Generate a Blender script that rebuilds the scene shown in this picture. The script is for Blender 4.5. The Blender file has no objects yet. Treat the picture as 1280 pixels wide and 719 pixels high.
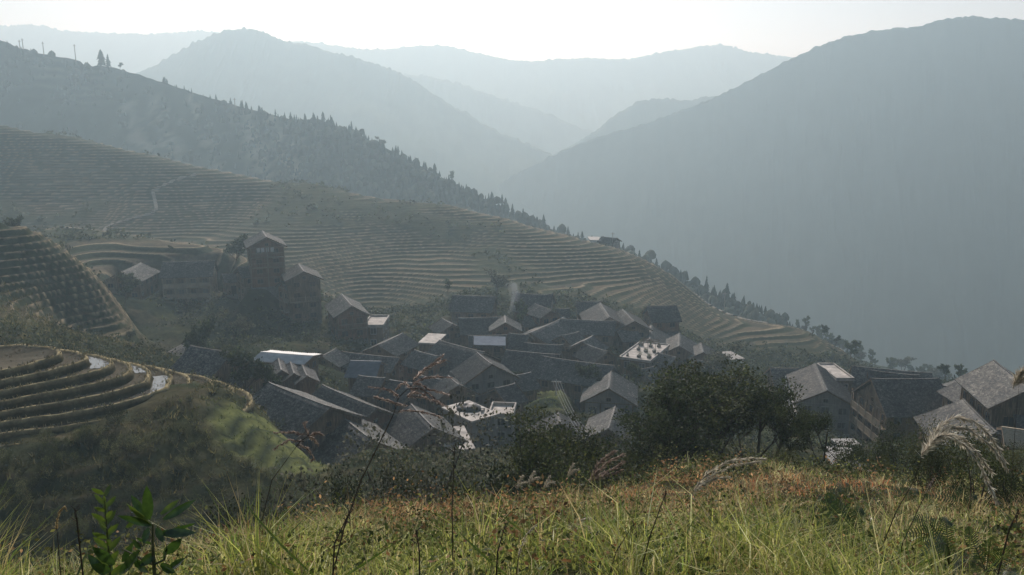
import bpy, math, random
import numpy as np
from mathutils import Vector, Matrix

R = math.radians
rng = np.random.default_rng(7)
random.seed(7)
scene = bpy.context.scene
col = scene.collection

# ------------------------------------------------------------------ camera
F = 1000.0                    # focal length in photo pixels (1280 wide)
PITCH = R(11.28)              # camera looks this far below the horizon
cam_d = bpy.data.cameras.new('camera')
cam_d.sensor_width = 36.0
cam_d.lens = 36.0 * F / 1280.0
cam_d.clip_start = 0.05
cam_d.clip_end = 30000.0
cam = bpy.data.objects.new('camera', cam_d)
col.objects.link(cam)
cam.location = (0, 0, 0)
cam.rotation_euler = (R(90) - PITCH, 0, 0)
scene.camera = cam

# ------------------------------------------------------------------ light
SUN_AZ, SUN_EL = R(-7), R(38)      # azimuth from +Y towards +X
sdir = Vector((math.sin(SUN_AZ) * math.cos(SUN_EL), math.cos(SUN_AZ) * math.cos(SUN_EL), math.sin(SUN_EL)))
world = bpy.data.worlds.new('World')
scene.world = world
world.use_nodes = True
wn = world.node_tree
bg = wn.nodes['Background']
sky = wn.nodes.new('ShaderNodeTexSky')
sky.sky_type = 'NISHITA'
sky.sun_disc = False
sky.sun_elevation = SUN_EL
sky.sun_rotation = SUN_AZ
sky.altitude = 800
sky.air_density = 1.0
sky.dust_density = 3.0
sky.ozone_density = 1.0
wn.links.new(sky.outputs[0], bg.inputs[0])
bg.inputs[1].default_value = 0.085
sun_d = bpy.data.lights.new('sun', 'SUN')
sun_d.energy = 5.0
sun_d.angle = R(0.5)
sun_d.color = (1.0, 0.97, 0.93)
sun = bpy.data.objects.new('sun', sun_d)
col.objects.link(sun)
sun.rotation_euler = sdir.to_track_quat('Z', 'Y').to_euler()

HAZE_DENSITY = 6.9e-4
HAZE_G = 0.48
scene.view_settings.view_transform = 'Standard'
scene.view_settings.look = 'None'
scene.view_settings.exposure = -0.14
scene.view_settings.gamma = 1.0
cy = scene.cycles
cy.use_denoising = True
cy.max_bounces = 6
cy.diffuse_bounces = 3
cy.glossy_bounces = 2
cy.transmission_bounces = 4
cy.volume_bounces = 1
cy.transparent_max_bounces = 8
cy.caustics_reflective = False
cy.caustics_refractive = False

# ------------------------------------------------------------------ helpers
CP, SP = math.cos(PITCH), math.sin(PITCH)
def ray(px, py):
    u = (px - 640.0) / F
    v = (359.5 - py) / F
    return Vector((u, CP + v * SP, -SP + v * CP))
def at(px, py, Y):                       # point seen at a photo pixel, Y metres ahead
    d = ray(px, py)
    return d * (Y / d.y)
def atz(px, py, z):                      # point seen at a photo pixel, at height z
    d = ray(px, py)
    return d * (z / d.z)
def px_of(p):
    yy = p[1] * CP - p[2] * SP
    zz = p[1] * SP + p[2] * CP
    return 640 + F * p[0] / yy, 359.5 - F * zz / yy

def _hash(ix, iy, seed):
    h = (ix.astype(np.int64) * 374761393 + iy.astype(np.int64) * 668265263 + seed * 144665) & 0x7fffffff
    h = ((h ^ (h >> 13)) * 1274126177) & 0x7fffffff
    h = ((h ^ (h >> 16)) * 60493) & 0x7fffffff
    return (h % 65536) / 65536.0
def vnoise(x, y, seed=0):
    x = np.asarray(x, float); y = np.asarray(y, float)
    ix = np.floor(x); iy = np.floor(y)
    fx = x - ix; fy = y - iy
    fx = fx * fx * (3 - 2 * fx); fy = fy * fy * (3 - 2 * fy)
    a = _hash(ix, iy, seed); b = _hash(ix + 1, iy, seed)
    c = _hash(ix, iy + 1, seed); d = _hash(ix + 1, iy + 1, seed)
    return (a + (b - a) * fx) * (1 - fy) + (c + (d - c) * fx) * fy
def fbm(x, y, oct=4, seed=0, gain=0.5):
    s = 0; a = 1.0; t = 0
    for i in range(oct):
        s = s + a * (vnoise(x, y, seed + i * 17) - 0.5)
        t += a; a *= gain
        x = x * 2.03 + 11.3; y = y * 2.03 + 5.7
    return s / t * 2.0
def sstep(a, b, x):
    t = np.clip((x - a) / (b - a), 0, 1)
    return t * t * (3 - 2 * t)

def tag(o, label=None, cat=None, group=None, kind=None):
    if label: o['label'] = label
    if cat: o['category'] = cat
    if group: o['group'] = group
    if kind: o['kind'] = kind
    return o
def empty(name, loc=(0, 0, 0), rz=0.0):
    o = bpy.data.objects.new(name, None)
    o.empty_display_size = 0.2
    col.objects.link(o)
    o.location = loc
    o.rotation_euler = (0, 0, rz)
    return o
def link_mesh(name, me, mat=None, parent=None):
    o = bpy.data.objects.new(name, me)
    col.objects.link(o)
    if mat is not None and len(me.materials) == 0:
        me.materials.append(mat)
    if parent is not None:
        o.parent = parent
    return o
def np_mesh(name, V, Fc, mat=None, colors=None, smooth=False, parent=None, matidx=None, mats=None):
    """V (n,3), Fc (m,3) or (m,4) -> object; colors (n,3) -> point attribute 'Col'"""
    V = np.asarray(V, np.float32); Fc = np.asarray(Fc, np.int32)
    me = bpy.data.meshes.new(name)
    k = Fc.shape[1]
    me.vertices.add(len(V)); me.vertices.foreach_set('co', V.ravel())
    me.loops.add(Fc.size); me.loops.foreach_set('vertex_index', Fc.ravel())
    me.polygons.add(len(Fc))
    me.polygons.foreach_set('loop_start', np.arange(len(Fc), dtype=np.int32) * k)
    me.polygons.foreach_set('loop_total', np.full(len(Fc), k, np.int32))
    if smooth:
        me.polygons.foreach_set('use_smooth', np.ones(len(Fc), bool))
    if colors is not None:
        ca = me.color_attributes.new('Col', 'FLOAT_COLOR', 'POINT')
        c4 = np.ones((len(V), 4), np.float32); c4[:, :3] = colors
        ca.data.foreach_set('color', c4.ravel())
    if mats:
        for m in mats: me.materials.append(m)
    if matidx is not None:
        me.polygons.foreach_set('material_index', np.asarray(matidx, np.int32))
    me.update(calc_edges=True)
    return link_mesh(name, me, mat, parent)
def grid_faces(nr, nc, wrap=False):
    r = np.arange(nr - 1)[:, None]; c = np.arange(nc if wrap else nc - 1)[None, :]
    a = r * nc + c; b = r * nc + (c + 1) % nc
    d = (r + 1) * nc + c; e = (r + 1) * nc + (c + 1) % nc
    return np.stack([a, b, e, d], -1).reshape(-1, 4)

class MB:
    """collects simple shapes, builds one mesh"""
    def __init__(s): s.v = []; s.f = []
    def add(s, vs, fs):
        n = len(s.v); s.v += [tuple(v) for v in vs]; s.f += [tuple(i + n for i in f) for f in fs]; return s
    def box(s, x0, x1, y0, y1, z0, z1):
        return s.add([(x0,y0,z0),(x1,y0,z0),(x1,y1,z0),(x0,y1,z0),(x0,y0,z1),(x1,y0,z1),(x1,y1,z1),(x0,y1,z1)],
                     [(3,2,1,0),(4,5,6,7),(0,1,5,4),(1,2,6,5),(2,3,7,6),(3,0,4,7)])
    def bar(s, a, b, w, h=None):
        a = Vector(a); b = Vector(b); h = w if h is None else h
        d = (b - a).normalized()
        up = Vector((0, 0, 1)) if abs(d.z) < .95 else Vector((1, 0, 0))
        x = d.cross(up).normalized() * (w / 2); y = x.cross(d).normalized() * (h / 2)
        vs = [a-x-y, a+x-y, a+x+y, a-x+y, b-x-y, b+x-y, b+x+y, b-x+y]
        return s.add(vs, [(0,1,2,3),(7,6,5,4),(0,4,5,1),(1,5,6,2),(2,6,7,3),(3,7,4,0)])
    def tube(s, pts, rad, n=6):
        pts = [Vector(p) for p in pts]
        rings = []
        for i, p in enumerate(pts):
            d = (pts[min(i+1, len(pts)-1)] - pts[max(i-1, 0)]).normalized()
            up = Vector((0, 0, 1)) if abs(d.z) < .9 else Vector((1, 0, 0))
            x = d.cross(up).normalized(); y = x.cross(d)
            r = rad[i] if hasattr(rad, '__len__') else rad
            rings.append([p + (x*math.cos(2*math.pi*k/n) + y*math.sin(2*math.pi*k/n))*r for k in range(n)])
        vs = [v for r_ in rings for v in r_]
        fs = [(i*n+k, i*n+(k+1) % n, (i+1)*n+(k+1) % n, (i+1)*n+k) for i in range(len(pts)-1) for k in range(n)]
        fs += [tuple(range(n))[::-1], tuple((len(pts)-1)*n+k for k in range(n))]
        return s.add(vs, fs)
    def prism(s, poly, y0, y1):            # polygon in xz, extruded along y
        n = len(poly)
        vs = [(p[0], y0, p[1]) for p in poly] + [(p[0], y1, p[1]) for p in poly]
        fs = [tuple(range(n)), tuple(range(2*n-1, n-1, -1))] + [(i, i+n, (i+1) % n + n, (i+1) % n) for i in range(n)]
        return s.add(vs, fs)
    def mesh(s, name, mat=None):
        me = bpy.data.meshes.new(name); me.from_pydata([tuple(v) for v in s.v], [], s.f)
        if mat is not None: me.materials.append(mat)
        me.update(); return me
    def build(s, name, mat=None, parent=None, smooth=False):
        me = s.mesh(name, mat)
        if smooth: me.polygons.foreach_set('use_smooth', np.ones(len(me.polygons), bool))
        return link_mesh(name, me, None, parent)

def copy_tree(o, parent=None):
    c = o.copy(); col.objects.link(c)
    if parent is not None: c.parent = parent
    for ch in list(o.children): copy_tree(ch, c)
    return c

# ------------------------------------------------------------------ materials
MATS = {}
def nodes_of(name):
    m = bpy.data.materials.new(name); m.use_nodes = True
    MATS[name] = m
    return m, m.node_tree, m.node_tree.nodes['Principled BSDF']
def noise_node(nt, scale, detail=4, rough=.55, coord='Object', vec_scale=None):
    tc = nt.nodes.new('ShaderNodeTexCoord')
    n = nt.nodes.new('ShaderNodeTexNoise'); n.inputs['Scale'].default_value = scale
    n.inputs['Detail'].default_value = detail; n.inputs['Roughness'].default_value = rough
    src = tc.outputs[coord]
    if vec_scale:
        mp = nt.nodes.new('ShaderNodeMapping'); mp.inputs['Scale'].default_value = vec_scale
        nt.links.new(src, mp.inputs[0]); src = mp.outputs[0]
    nt.links.new(src, n.inputs['Vector'])
    return n
def ramp_node(nt, fac, stops):
    r = nt.nodes.new('ShaderNodeValToRGB')
    e = r.color_ramp.elements
    while len(e) < len(stops): e.new(0.5)
    for el, (p, c) in zip(e, stops):
        el.position = p; el.color = (*c, 1) if len(c) == 3 else c
    nt.links.new(fac, r.inputs[0])
    return r
def mix_col(nt, a, b, fac, blend='MIX'):
    m = nt.nodes.new('ShaderNodeMix'); m.data_type = 'RGBA'; m.blend_type = blend
    for sock, v in ((m.inputs[6], a), (m.inputs[7], b), (m.inputs[0], fac)):
        if hasattr(v, 'is_linked'): nt.links.new(v, sock)
        elif isinstance(v, (int, float)): sock.default_value = v
        else: sock.default_value = (*v, 1)
    return m.outputs[2]
def bump(nt, bs, height, strength, dist):
    b = nt.nodes.new('ShaderNodeBump'); b.inputs['Strength'].default_value = strength
    b.inputs['Distance'].default_value = dist
    nt.links.new(height, b.inputs['Height']); nt.links.new(b.outputs[0], bs.inputs['Normal'])
def simple_mat(name, c1, c2, scale=3, rough=.8, spec=.3, vary=.25, vs=None, bumps=None):
    m, nt, bs = nodes_of(name)
    n = noise_node(nt, scale, vec_scale=vs)
    r = ramp_node(nt, n.outputs[0], [(.3, c1), (.7, c2)])
    oi = nt.nodes.new('ShaderNodeObjectInfo')
    mr = nt.nodes.new('ShaderNodeMapRange'); mr.inputs[3].default_value = 1 - vary; mr.inputs[4].default_value = 1 + vary
    nt.links.new(oi.outputs['Random'], mr.inputs[0])
    vm = nt.nodes.new('ShaderNodeVectorMath'); vm.operation = 'SCALE'
    nt.links.new(r.outputs[0], vm.inputs[0]); nt.links.new(mr.outputs[0], vm.inputs['Scale'])
    nt.links.new(vm.outputs[0], bs.inputs['Base Color'])
    bs.inputs['Roughness'].default_value = rough
    bs.inputs['Specular IOR Level'].default_value = spec
    if bumps: bump(nt, bs, n.outputs[0], *bumps)
    return m
def attr_mat(name, nscale=1.2, lo=.55, hi=1.45, rough=.9, spec=.2, bumps=None, transl=0.0):
    """colour from the mesh's 'Col' attribute, modulated by fine noise"""
    m, nt, bs = nodes_of(name)
    a = nt.nodes.new('ShaderNodeVertexColor'); a.layer_name = 'Col'
    n = noise_node(nt, nscale, 5, .65)
    mr = nt.nodes.new('ShaderNodeMapRange'); mr.inputs[1].default_value = .3; mr.inputs[2].default_value = .7
    mr.inputs[3].default_value = lo; mr.inputs[4].default_value = hi
    nt.links.new(n.outputs[0], mr.inputs[0])
    vm = nt.nodes.new('ShaderNodeVectorMath'); vm.operation = 'SCALE'
    nt.links.new(a.outputs[0], vm.inputs[0]); nt.links.new(mr.outputs[0], vm.inputs['Scale'])
    nt.links.new(vm.outputs[0], bs.inputs['Base Color'])
    bs.inputs['Roughness'].default_value = rough; bs.inputs['Specular IOR Level'].default_value = spec
    if bumps: bump(nt, bs, n.outputs[0], *bumps)
    if transl:
        t = nt.nodes.new('ShaderNodeBsdfTranslucent'); nt.links.new(vm.outputs[0], t.inputs[0])
        mx = nt.nodes.new('ShaderNodeMixShader'); mx.inputs[0].default_value = transl
        nt.links.new(bs.outputs[0], mx.inputs[1]); nt.links.new(t.outputs[0], mx.inputs[2])
        nt.links.new(mx.outputs[0], nt.nodes['Material Output'].inputs[0])
    return m

M_ground = attr_mat('ground_cover', 1.0, .6, 1.4, rough=1, spec=.03, bumps=(.6, .25))
M_terr = attr_mat('terrace_earth', .9, .7, 1.3, rough=1, spec=.05)
M_far = attr_mat('far_woodland', .03, .7, 1.3, rough=1, spec=.02)
M_leaf = attr_mat('leaf', .8, .85, 1.15, rough=.62, spec=.16, transl=.38)
M_grass = attr_mat('grass_blade', .5, .85, 1.15, rough=.5, spec=.4, transl=.5)
M_conifer = attr_mat('conifer', .2, .8, 1.2, rough=.9, spec=.08, transl=.1)
M_bark = simple_mat('bark', (.04, .03, .022), (.10, .08, .06), 8, .9, .2, .2, (1, 1, .3))
# ------------------------------------------------------------------ ground shape (metres, camera at the origin)
CTRL = []
def c(px, py, Y, dz=0.0):
    p = at(px, py, Y); CTRL.append((p.x, p.y, p.z + dz)); return p
def cw(x, y, z): CTRL.append((x, y, z))
# meadow where the photographer stands
for x in (-14, -7, 0, 7, 14): cw(x, 0, -1.55 - .03 * abs(x) - (0.5 if x < -8 else 0))
cw(0, -14, 1.5); cw(-20, -14, .5); cw(20, -14, 2.5)
for a in ((640,719,4), (200,735,3.5), (1100,719,4), (640,682,8), (250,706,6.6), (1000,680,8), (1200,690,7),
          (640,642,15), (330,672,11.5), (480,652,13.5), (800,615,19), (950,615,18), (1130,630,15),
          (850,580,26), (950,582,26), (1100,606,23), (1280,650,14), (1240,630,18), (740,606,21), (40,770,4.2), (120,742,5.0)): c(*a)
for x, y, z in ((-9, 12.5, -8.6), (-24, 14, -14), (-18, 22, -17), (-9, 24, -16.2), (0, 27, -17), (4, 36, -21), (12, 42, -21.5), (25, 42, -20.5), (20, 33, -15.6), (-12, 8, -7.5),
                (-30, 30, -24), (-14, 38, -26), (0, 48, -26.5), (-40, 20, -20), (35, 40, -18), (32, 28, -14.5), (45, 55, -24), (15, 60, -28), (30, 65, -29.5),
                (30, 15, -6), (40, 5, -1), (60, 30, -10), (-45, 2, -12)): cw(x, y, z)
# ravine and the knoll on the near left
for x, y, z in ((-34, 58, -26.3), (-44, 57.5, -26.2), (-27, 64, -26.6), (-25, 72, -26.2), (-60, 56, -26.2), (-46, 72, -26.5), (-60, 74, -25.5), (-36, 48, -29.6), (-22, 50, -30.3),
                (-55, 44, -30.5), (-46, 86, -27), (-30, 84, -28.5), (-66, 86, -26), (-18, 62, -30.3), (-70, 40, -30), (-16, 76, -31)): cw(x, y, z)
# left hillside with terraces
for a in ((0,300,148), (60,312,143), (125,345,137), (0,380,115), (60,430,104), (150,425,118), (-80,280,150), (-80,360,120), (-120,240,175), (40,345,128)): c(*a)
# mound of terraces beside the upper houses
for a in ((180,301,206), (110,306,204), (260,306,203), (120,330,190), (200,338,187), (280,325,192), (-40,300,205)): c(*a)
for q in ((-72, 150, -42.5), (-62, 140, -43), (-80, 162, -41.5), (-86, 148, -36), (-70, 165, -42)): cw(*q)
cw(-95, 228, -33); cw(-70, 232, -38); cw(-130, 232, -28)
# village ground
for a in ((235,386,178), (170,375,172), (335,375,172), (382,408,163), (430,420,160), (100,412,128), (200,420,135), (280,430,142), (330,430,142),
          (475,425,162), (480,455,140), (400,465,125), (350,470,118), (250,465,112), (320,525,92), (430,600,76), (520,575,86), (600,545,108), (590,520,120),
          (690,528,113), (700,455,144), (692,473,131), (690,498,122), (662,492,123), (722,492,123), (765,525,117), (760,560,104), (600,440,160), (640,408,178), (700,405,180), (770,445,158), (760,408,182), (825,455,160), (835,415,185), (875,462,163),
          (920,455,185), (900,500,140), (980,500,135), (1020,540,112), (1070,560,88), (1130,555,104), (1060,520,130), (1200,548,90), (1260,525,92), (1280,560,70), (1150,565,80), (1000,580,70),
          (670,580,78), (750,600,66), (870,560,88), (1160,480,160), (1280,490,125), (1400,500,110)): c(*a)
cw(-14, 66, -32); cw(0, 62, -31); cw(60, 75, -28); cw(90, 90, -26); cw(120, 60, -14); cw(100, 20, 2)
# terraced hill behind the village
CREST = [(-120,132,345), (0,155,335), (100,172,331), (200,195,325), (300,216,316), (400,231,306), (490,250,296), (560,256,291), (640,276,282), (740,301,270), (800,321,262), (850,350,252), (893,386,243),
         (960,404,236), (1010,415,232), (1052,440,227)]
for a in CREST:
    p = c(*a)
    cw(p.x * 1.06 + 4, p.y + 28, p.z - 15)
for a in ((0,300,258), (100,300,256), (200,270,272), (200,300,252), (300,300,250), (300,260,284), (100,230,293), (0,225,296), (400,300,252), (400,350,226), (320,340,230), (490,300,262), (490,345,234),
          (560,300,264), (560,350,228), (640,330,242), (640,305,258), (690,365,218), (740,340,240), (780,365,225), (820,380,222), (860,400,222), (880,425,212), (930,430,216), (980,440,212), (1010,452,206),
          (450,395,208), (530,385,206), (1060,470,190), (1110,480,185)): c(*a)
cw(110, 235, -85); cw(140, 200, -72); cw(170, 170, -60); cw(130, 270, -105); cw(-300, 345, 14); cw(-300, 250, -22); cw(-220, 190, -18); cw(190, 120, -30)
CTRL = np.array(CTRL)

def tps_fit(P, lam=0.0006):
    X = P[:, :2] / 100.0; n = len(X)
    d2 = ((X[:, None] - X[None]) ** 2).sum(-1)
    K = np.where(d2 > 0, 0.5 * d2 * np.log(d2 + 1e-12), 0) + lam * np.eye(n)
    A = np.zeros((n + 3, n + 3)); A[:n, :n] = K; A[:n, n] = 1; A[:n, n+1:] = X; A[n, :n] = 1; A[n+1:, :n] = X.T
    b = np.zeros(n + 3); b[:n] = P[:, 2]
    return X, np.linalg.solve(A, b)
class Field:
    """smooth height field through scattered points, cached on a grid"""
    def __init__(s, P, x0, x1, y0, y1, res, lam=.0006):
        s.x0, s.y0, s.res = x0, y0, res
        xs = np.arange(x0, x1 + res, res); ys = np.arange(y0, y1 + res, res)
        X, w = tps_fit(P, lam); n = len(X)
        gx, gy = np.meshgrid(xs / 100, ys / 100)
        q = np.stack([gx.ravel(), gy.ravel()], 1); out = np.empty(len(q))
        for i in range(0, len(q), 20000):
            d2 = ((q[i:i+20000, None] - X[None]) ** 2).sum(-1)
            out[i:i+20000] = (0.5 * d2 * np.log(d2 + 1e-12)) @ w[:n] + w[n] + q[i:i+20000] @ w[n+1:]
        s.g = out.reshape(gx.shape); s.nx = len(xs); s.ny = len(ys)
    def __call__(s, x, y):
        x = np.asarray(x, float); y = np.asarray(y, float)
        u = np.clip((x - s.x0) / s.res, 0, s.nx - 1.001); v = np.clip((y - s.y0) / s.res, 0, s.ny - 1.001)
        i = u.astype(int); j = v.astype(int); fu = u - i; fv = v - j
        g = s.g
        return (g[j, i] * (1-fu) + g[j, i+1] * fu) * (1-fv) + (g[j+1, i] * (1-fu) + g[j+1, i+1] * fu) * fv
H0 = Field(CTRL, -330, 270, -16, 390, 2.0)

def terrace(h, step, riser=.3, bund=.12, knee=None, step2=None):
    """h -> stepped height, and how far each point is tread (0) / riser (1) / bund; below the knee the steps are step2 high"""
    if knee is None: t = h / step
    else: t = np.where(h > knee, h / step, knee / step + (h - knee) / step2)
    k = np.floor(t); f = t - k
    up = sstep(1 - riser, 1.0, f)
    q = k + up
    z = q * step if knee is None else np.where(q > knee / step, q * step, knee + (q - knee / step) * step2)
    b = np.exp(-((f - .05) / .07) ** 2)
    return z + bund * b, np.where(f > 1 - riser, 1.0, 0.0), b
# terrace zones: polygon-free soft masks (world metres)
def blob(x, y, cx, cy, rx, ry, rot=0.0):
    ca, sa = math.cos(rot), math.sin(rot)
    dx, dy = x - cx, y - cy
    u = (dx * ca + dy * sa) / rx; v = (-dx * sa + dy * ca) / ry
    return np.clip(1.6 - 1.6 * np.sqrt(u * u + v * v), 0, 1)
pm1 = at(190, 318, 197); pm2 = at(30, 350, 130); pm3 = at(690, 495, 128); pm4 = at(338, 585, 71)
PADS = []        # (cx, cy, angle, half length, half width, z): levelled building plots
def padded(x, y, h):
    ws = np.zeros(np.shape(x)); wz = np.zeros(np.shape(x)); wm = np.zeros(np.shape(x))
    for (cx, cy_, an, hl, hw, z) in PADS:
        near = (np.abs(x - cx) < hl + hw + 9) & (np.abs(y - cy_) < hl + hw + 9)
        if not near.any(): continue
        ca, sa = math.cos(an), math.sin(an)
        dx, dy = x[near] - cx, y[near] - cy_
        u = np.maximum(np.abs(dx * ca + dy * sa) - hl, 0); v = np.maximum(np.abs(-dx * sa + dy * ca) - hw, 0)
        w = np.clip(1 - (np.hypot(u, v) - .6) / 6.0, 0, 1) ** 2
        ws[near] += w ** 3; wz[near] += w ** 3 * z; wm[near] = np.maximum(wm[near], w)
    return np.where(ws > 0, h * (1 - wm) + wm * wz / np.maximum(ws, 1e-9), h), wm
def ground(x, y):
    """final ground height in the near and middle distance, with the terrace masks"""
    h = H0(x, y)
    rough = fbm(x / 3.5, y / 3.5, 3, 6) * .5 * sstep(34, 44, y) * (1 - sstep(85, 110, y)) + fbm(x / 9, y / 9, 4, 3) * .8 * sstep(20, 50, y) + fbm(x / 2.2, y / 2.2, 3, 5) * .34 * sstep(3, 12, y) + fbm(x / .9, y / .9, 2, 9) * .10
    hill = sstep(205, 225, y) * (1 - sstep(125, 150, x))
    m1 = np.clip(blob(x, y, pm1.x, pm1.y, 42, 17) * 2, 0, 1)
    m2 = np.clip(blob(x, y, pm2.x - 12, pm2.y + 2, 34, 32) * 2, 0, 1)
    m3 = np.clip(blob(x, y, pm3.x, pm3.y, 9, 12) * 2, 0, 1)
    m4 = np.clip(blob(x, y, pm4.x, pm4.y, 6.5, 7, .3) * 2, 0, 1)
    m5 = np.clip(blob(x, y, -36, 52, 34, 13) * 2, 0, 1)
    hn = h + fbm(x / 26, y / 26, 3, 21) * 1.1 * (1 - .4 * hill) + fbm(x / 7, y / 7, 2, 31) * .25
    overgrown = sstep(.30, .52, fbm(x / 38 + 7, y / 30, 3, 41) + .25 * sstep(250, 215, y))
    zt, rs, bd = terrace(hn, 1.0, .36, .11, -26.0, .72)
    zs, rs2, bd2 = terrace(h + fbm(x / 20, y / 20, 2, 21) * .7, 1.05, .38, .14)
    mh = hill * (1 - .85 * overgrown)
    ms = np.maximum.reduce([m1, m2, m3, m4, m5 * .75]) * (1 - hill)
    z = h + rough * (1 - np.maximum(mh, ms))
    z = z * (1 - mh) + zt * mh
    z = z * (1 - ms) + zs * ms
    z, pm = padded(x, y, z)
    mh = mh * (1 - pm); ms = ms * (1 - pm)
    return z, dict(pad=pm, hill=mh, small=ms, m3=m3, m4=m4, m5=m5, riser=np.where(hill > .5, rs, rs2), bund=np.where(hill > .5, bd, bd2), hillzone=hill)
def G(x, y): return float(ground(np.array([x], float), np.array([y], float))[0][0])

def ground_colors(x, y, mk):
    n = fbm(x / 14, y / 14, 4, 51); n2 = fbm(x / 4, y / 4, 3, 61)
    base = np.empty(x.shape + (3,))
    t = sstep(-.35, .35, n)[..., None]
    base[:] = np.array((.022, .029, .013)) * (1 - t) + np.array((.046, .050, .022)) * t
    brown = sstep(.1, .4, n2)[..., None]
    base = base * (1 - .5 * brown) + np.array((.085, .068, .040)) * .5 * brown
    hz = mk['hillzone'][..., None]
    base = base * (1 - .6 * hz) + np.array((.05, .062, .034)) * .6 * hz
    straw = np.array((.100, .082, .054)); mud = np.array((.054, .052, .036)); weed = np.array((.036, .046, .026)); green = np.array((.105, .118, .043))
    tr = sstep(-.2, .3, n + .5 * n2)[..., None]
    tread = mud * (1 - tr) + straw * tr
    g3 = np.maximum(mk['m3'], mk['m4'])[..., None]
    tread = tread * (1 - g3) + green * g3
    g5 = (mk['m5'] * (1 - mk['m4']))[..., None]
    tread = tread * (1 - g5) + np.array((.034, .038, .017)) * g5
    rs = mk['riser'][..., None]; bd = mk['bund'][..., None]
    tc = tread * (1 - rs) + weed * rs
    tc = tc * (1 - bd) + (np.array((.26, .21, .14)) * (1 - g3) * (1 - .72 * g5) + green * 1.3 * g3) * bd
    m = np.maximum(mk['hill'], mk['small'])[..., None]
    return base * (1 - m) + tc * m
def sheet(name, xs, ys, mat, dz=0.0, keep=None):
    gx, gy = np.meshgrid(xs, ys)
    z, mk = ground(gx, gy)
    V = np.stack([gx, gy, z + dz], -1).reshape(-1, 3)
    Fc = grid_faces(len(ys), len(xs))
    cc = ground_colors(gx, gy, mk).reshape(-1, 3)
    if keep is not None:
        k = keep(V[Fc].mean(1)); Fc = Fc[k]
        used = np.unique(Fc); remap = np.full(len(V), -1); remap[used] = np.arange(len(used))
        V = V[used]; cc = cc[used]; Fc = remap[Fc]
    return tag(np_mesh(name, V, Fc, mat, cc, smooth=True), kind='structure')
# ------------------------------------------------------------------ where the buildings stand (photo pixels of each ridge, and its distance)
SPECS = []
def house(key, a, b, Y, W, pitch, wh, wall, label, **kw):
    A = at(a[0], a[1], Y); B = atz(b[0], b[1], A.z); c0 = (A + B) / 2; d = B - A
    over = kw.get('over', .75)
    base = A.z - (wh + (W/2 - over) * math.tan(R(pitch)) + .36)
    PADS.append((c0.x, c0.y, math.atan2(d.y, d.x), d.length/2 - .6, W/2 - over, base - .15))
    SPECS.append(('g', key, (A, B, W, pitch, wh, wall, label), kw))
def flat_house(key, quad, Y, wh, wall, label, **kw):
    A = at(quad[0][0], quad[0][1], Y); B = atz(*quad[1], A.z); C = atz(*quad[2], A.z)
    al = (B - A); L = al.length; al.normalize(); nn = Vector((-al.y, al.x, 0)); D = min(max(2.0, (C - B).dot(nn)), 13.0)
    c0 = A + al * L / 2 + nn * D / 2
    PADS.append((c0.x, c0.y, math.atan2(al.y, al.x), L/2, D/2, A.z - wh - .15))
    SPECS.append(('f', key, (c0, L, D, math.atan2(al.y, al.x), wh, wall, label), kw))
# ------------------------------------------------------------------ the village, upper left cluster
house('barn', (150,341), (176,329), 176, 9, 25, 4.5, 'wood', 'grey gable-roofed barn half hidden by a tree, leftmost of the upper houses')
house('gallery', (203,328), (269,326), 186, 9.5, 32, 7.5, 'tan', 'long three-storey timber house with stacked pale galleries above the ravine', bal=(('-y', 1), ('-y', 2)), closed=True, balmat='tanroof', frame='tan')
house('tower', (333,297), (328,289), 172, 8.6, 27, 8.8, 'red', 'tall reddish timber tower house with laundry in its open gable', bal=(('-x', 3), ('-x', 2)), frame='tan')
house('wing_l', (296,334), (319,332), 176, 7.5, 27, 7, 'wood', 'lower dark wing built against the left side of the red tower', bal=(('-y', 1),), frame='tan')
house('wing_m', (350,352), (366,350), 170, 6, 27, 6, 'red', 'narrow brown house in the gap between the red tower and the tall dark house', frame='tan')
house('annex', (277,343), (300,341), 180, 6, 26, 3, 'wood', 'low grey-roofed annex between the gallery house and the red tower')
house('twin', (380,340), (373,330), 166, 8, 25, 9, 'wood', 'tall dark house with broad grey gable and scaffold poles down its side', bal=(('+y', 1), ('+y', 2), ('-x', 2)), balmat='tan')
house('eastgable', (440,383), (427,368), 158, 7.6, 30, 5, 'red', 'brown house with a gable turned to the open slope, beside white balconies', bal=(('-x', 1),), balmat='tan')
flat_house('whiteflat', ((455,408), (478,408), (480,396)), 160, 5, 'wood', 'small house with a bleached flat roof next to the brown gable house', top='pale', parapet=.4)
house('shed_hut', (128,403), (150,394), 150, 5, 27, 2.6, 'wood', 'small lonely field hut on the dark ravine slope', name='field_hut', cat='hut')
# ------------------------------------------------------------------ lower left
house('dark_low', (238,433), (292,441), 112, 11, 30, 4.5, 'wood', 'big dark roof just above the terraced knoll')
house('dark_low2', (198,448), (240,424), 122, 9, 28, 4.5, 'wood', 'grey lean roof behind the dark roof above the knoll')
house('zigw', (326,440), (392,445), 122, 6, 10, 4.5, 'wood', 'shed under a gleaming white sheet roof in the lower left of the village', roofmat='white', curl=0, name='shed', cat='shed')
house('zig1', (352,464), (348,449), 112, 3.6, 30, 4, 'wood', 'first of three small saw-tooth gables in front of the white sheet roof', win=False)
house('zig2', (368,468), (363,453), 111, 3.6, 30, 4, 'wood', 'second of three small saw-tooth gables in front of the white sheet roof', win=False)
house('zig3', (384,471), (378,457), 110, 3.6, 30, 4, 'wood', 'third of three small saw-tooth gables in front of the white sheet roof', win=False)
house('rowa', (336,479), (414,510), 97, 10.5, 27, 5, 'wood', 'long mossy tiled roof running down to the nearest gable house')
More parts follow.
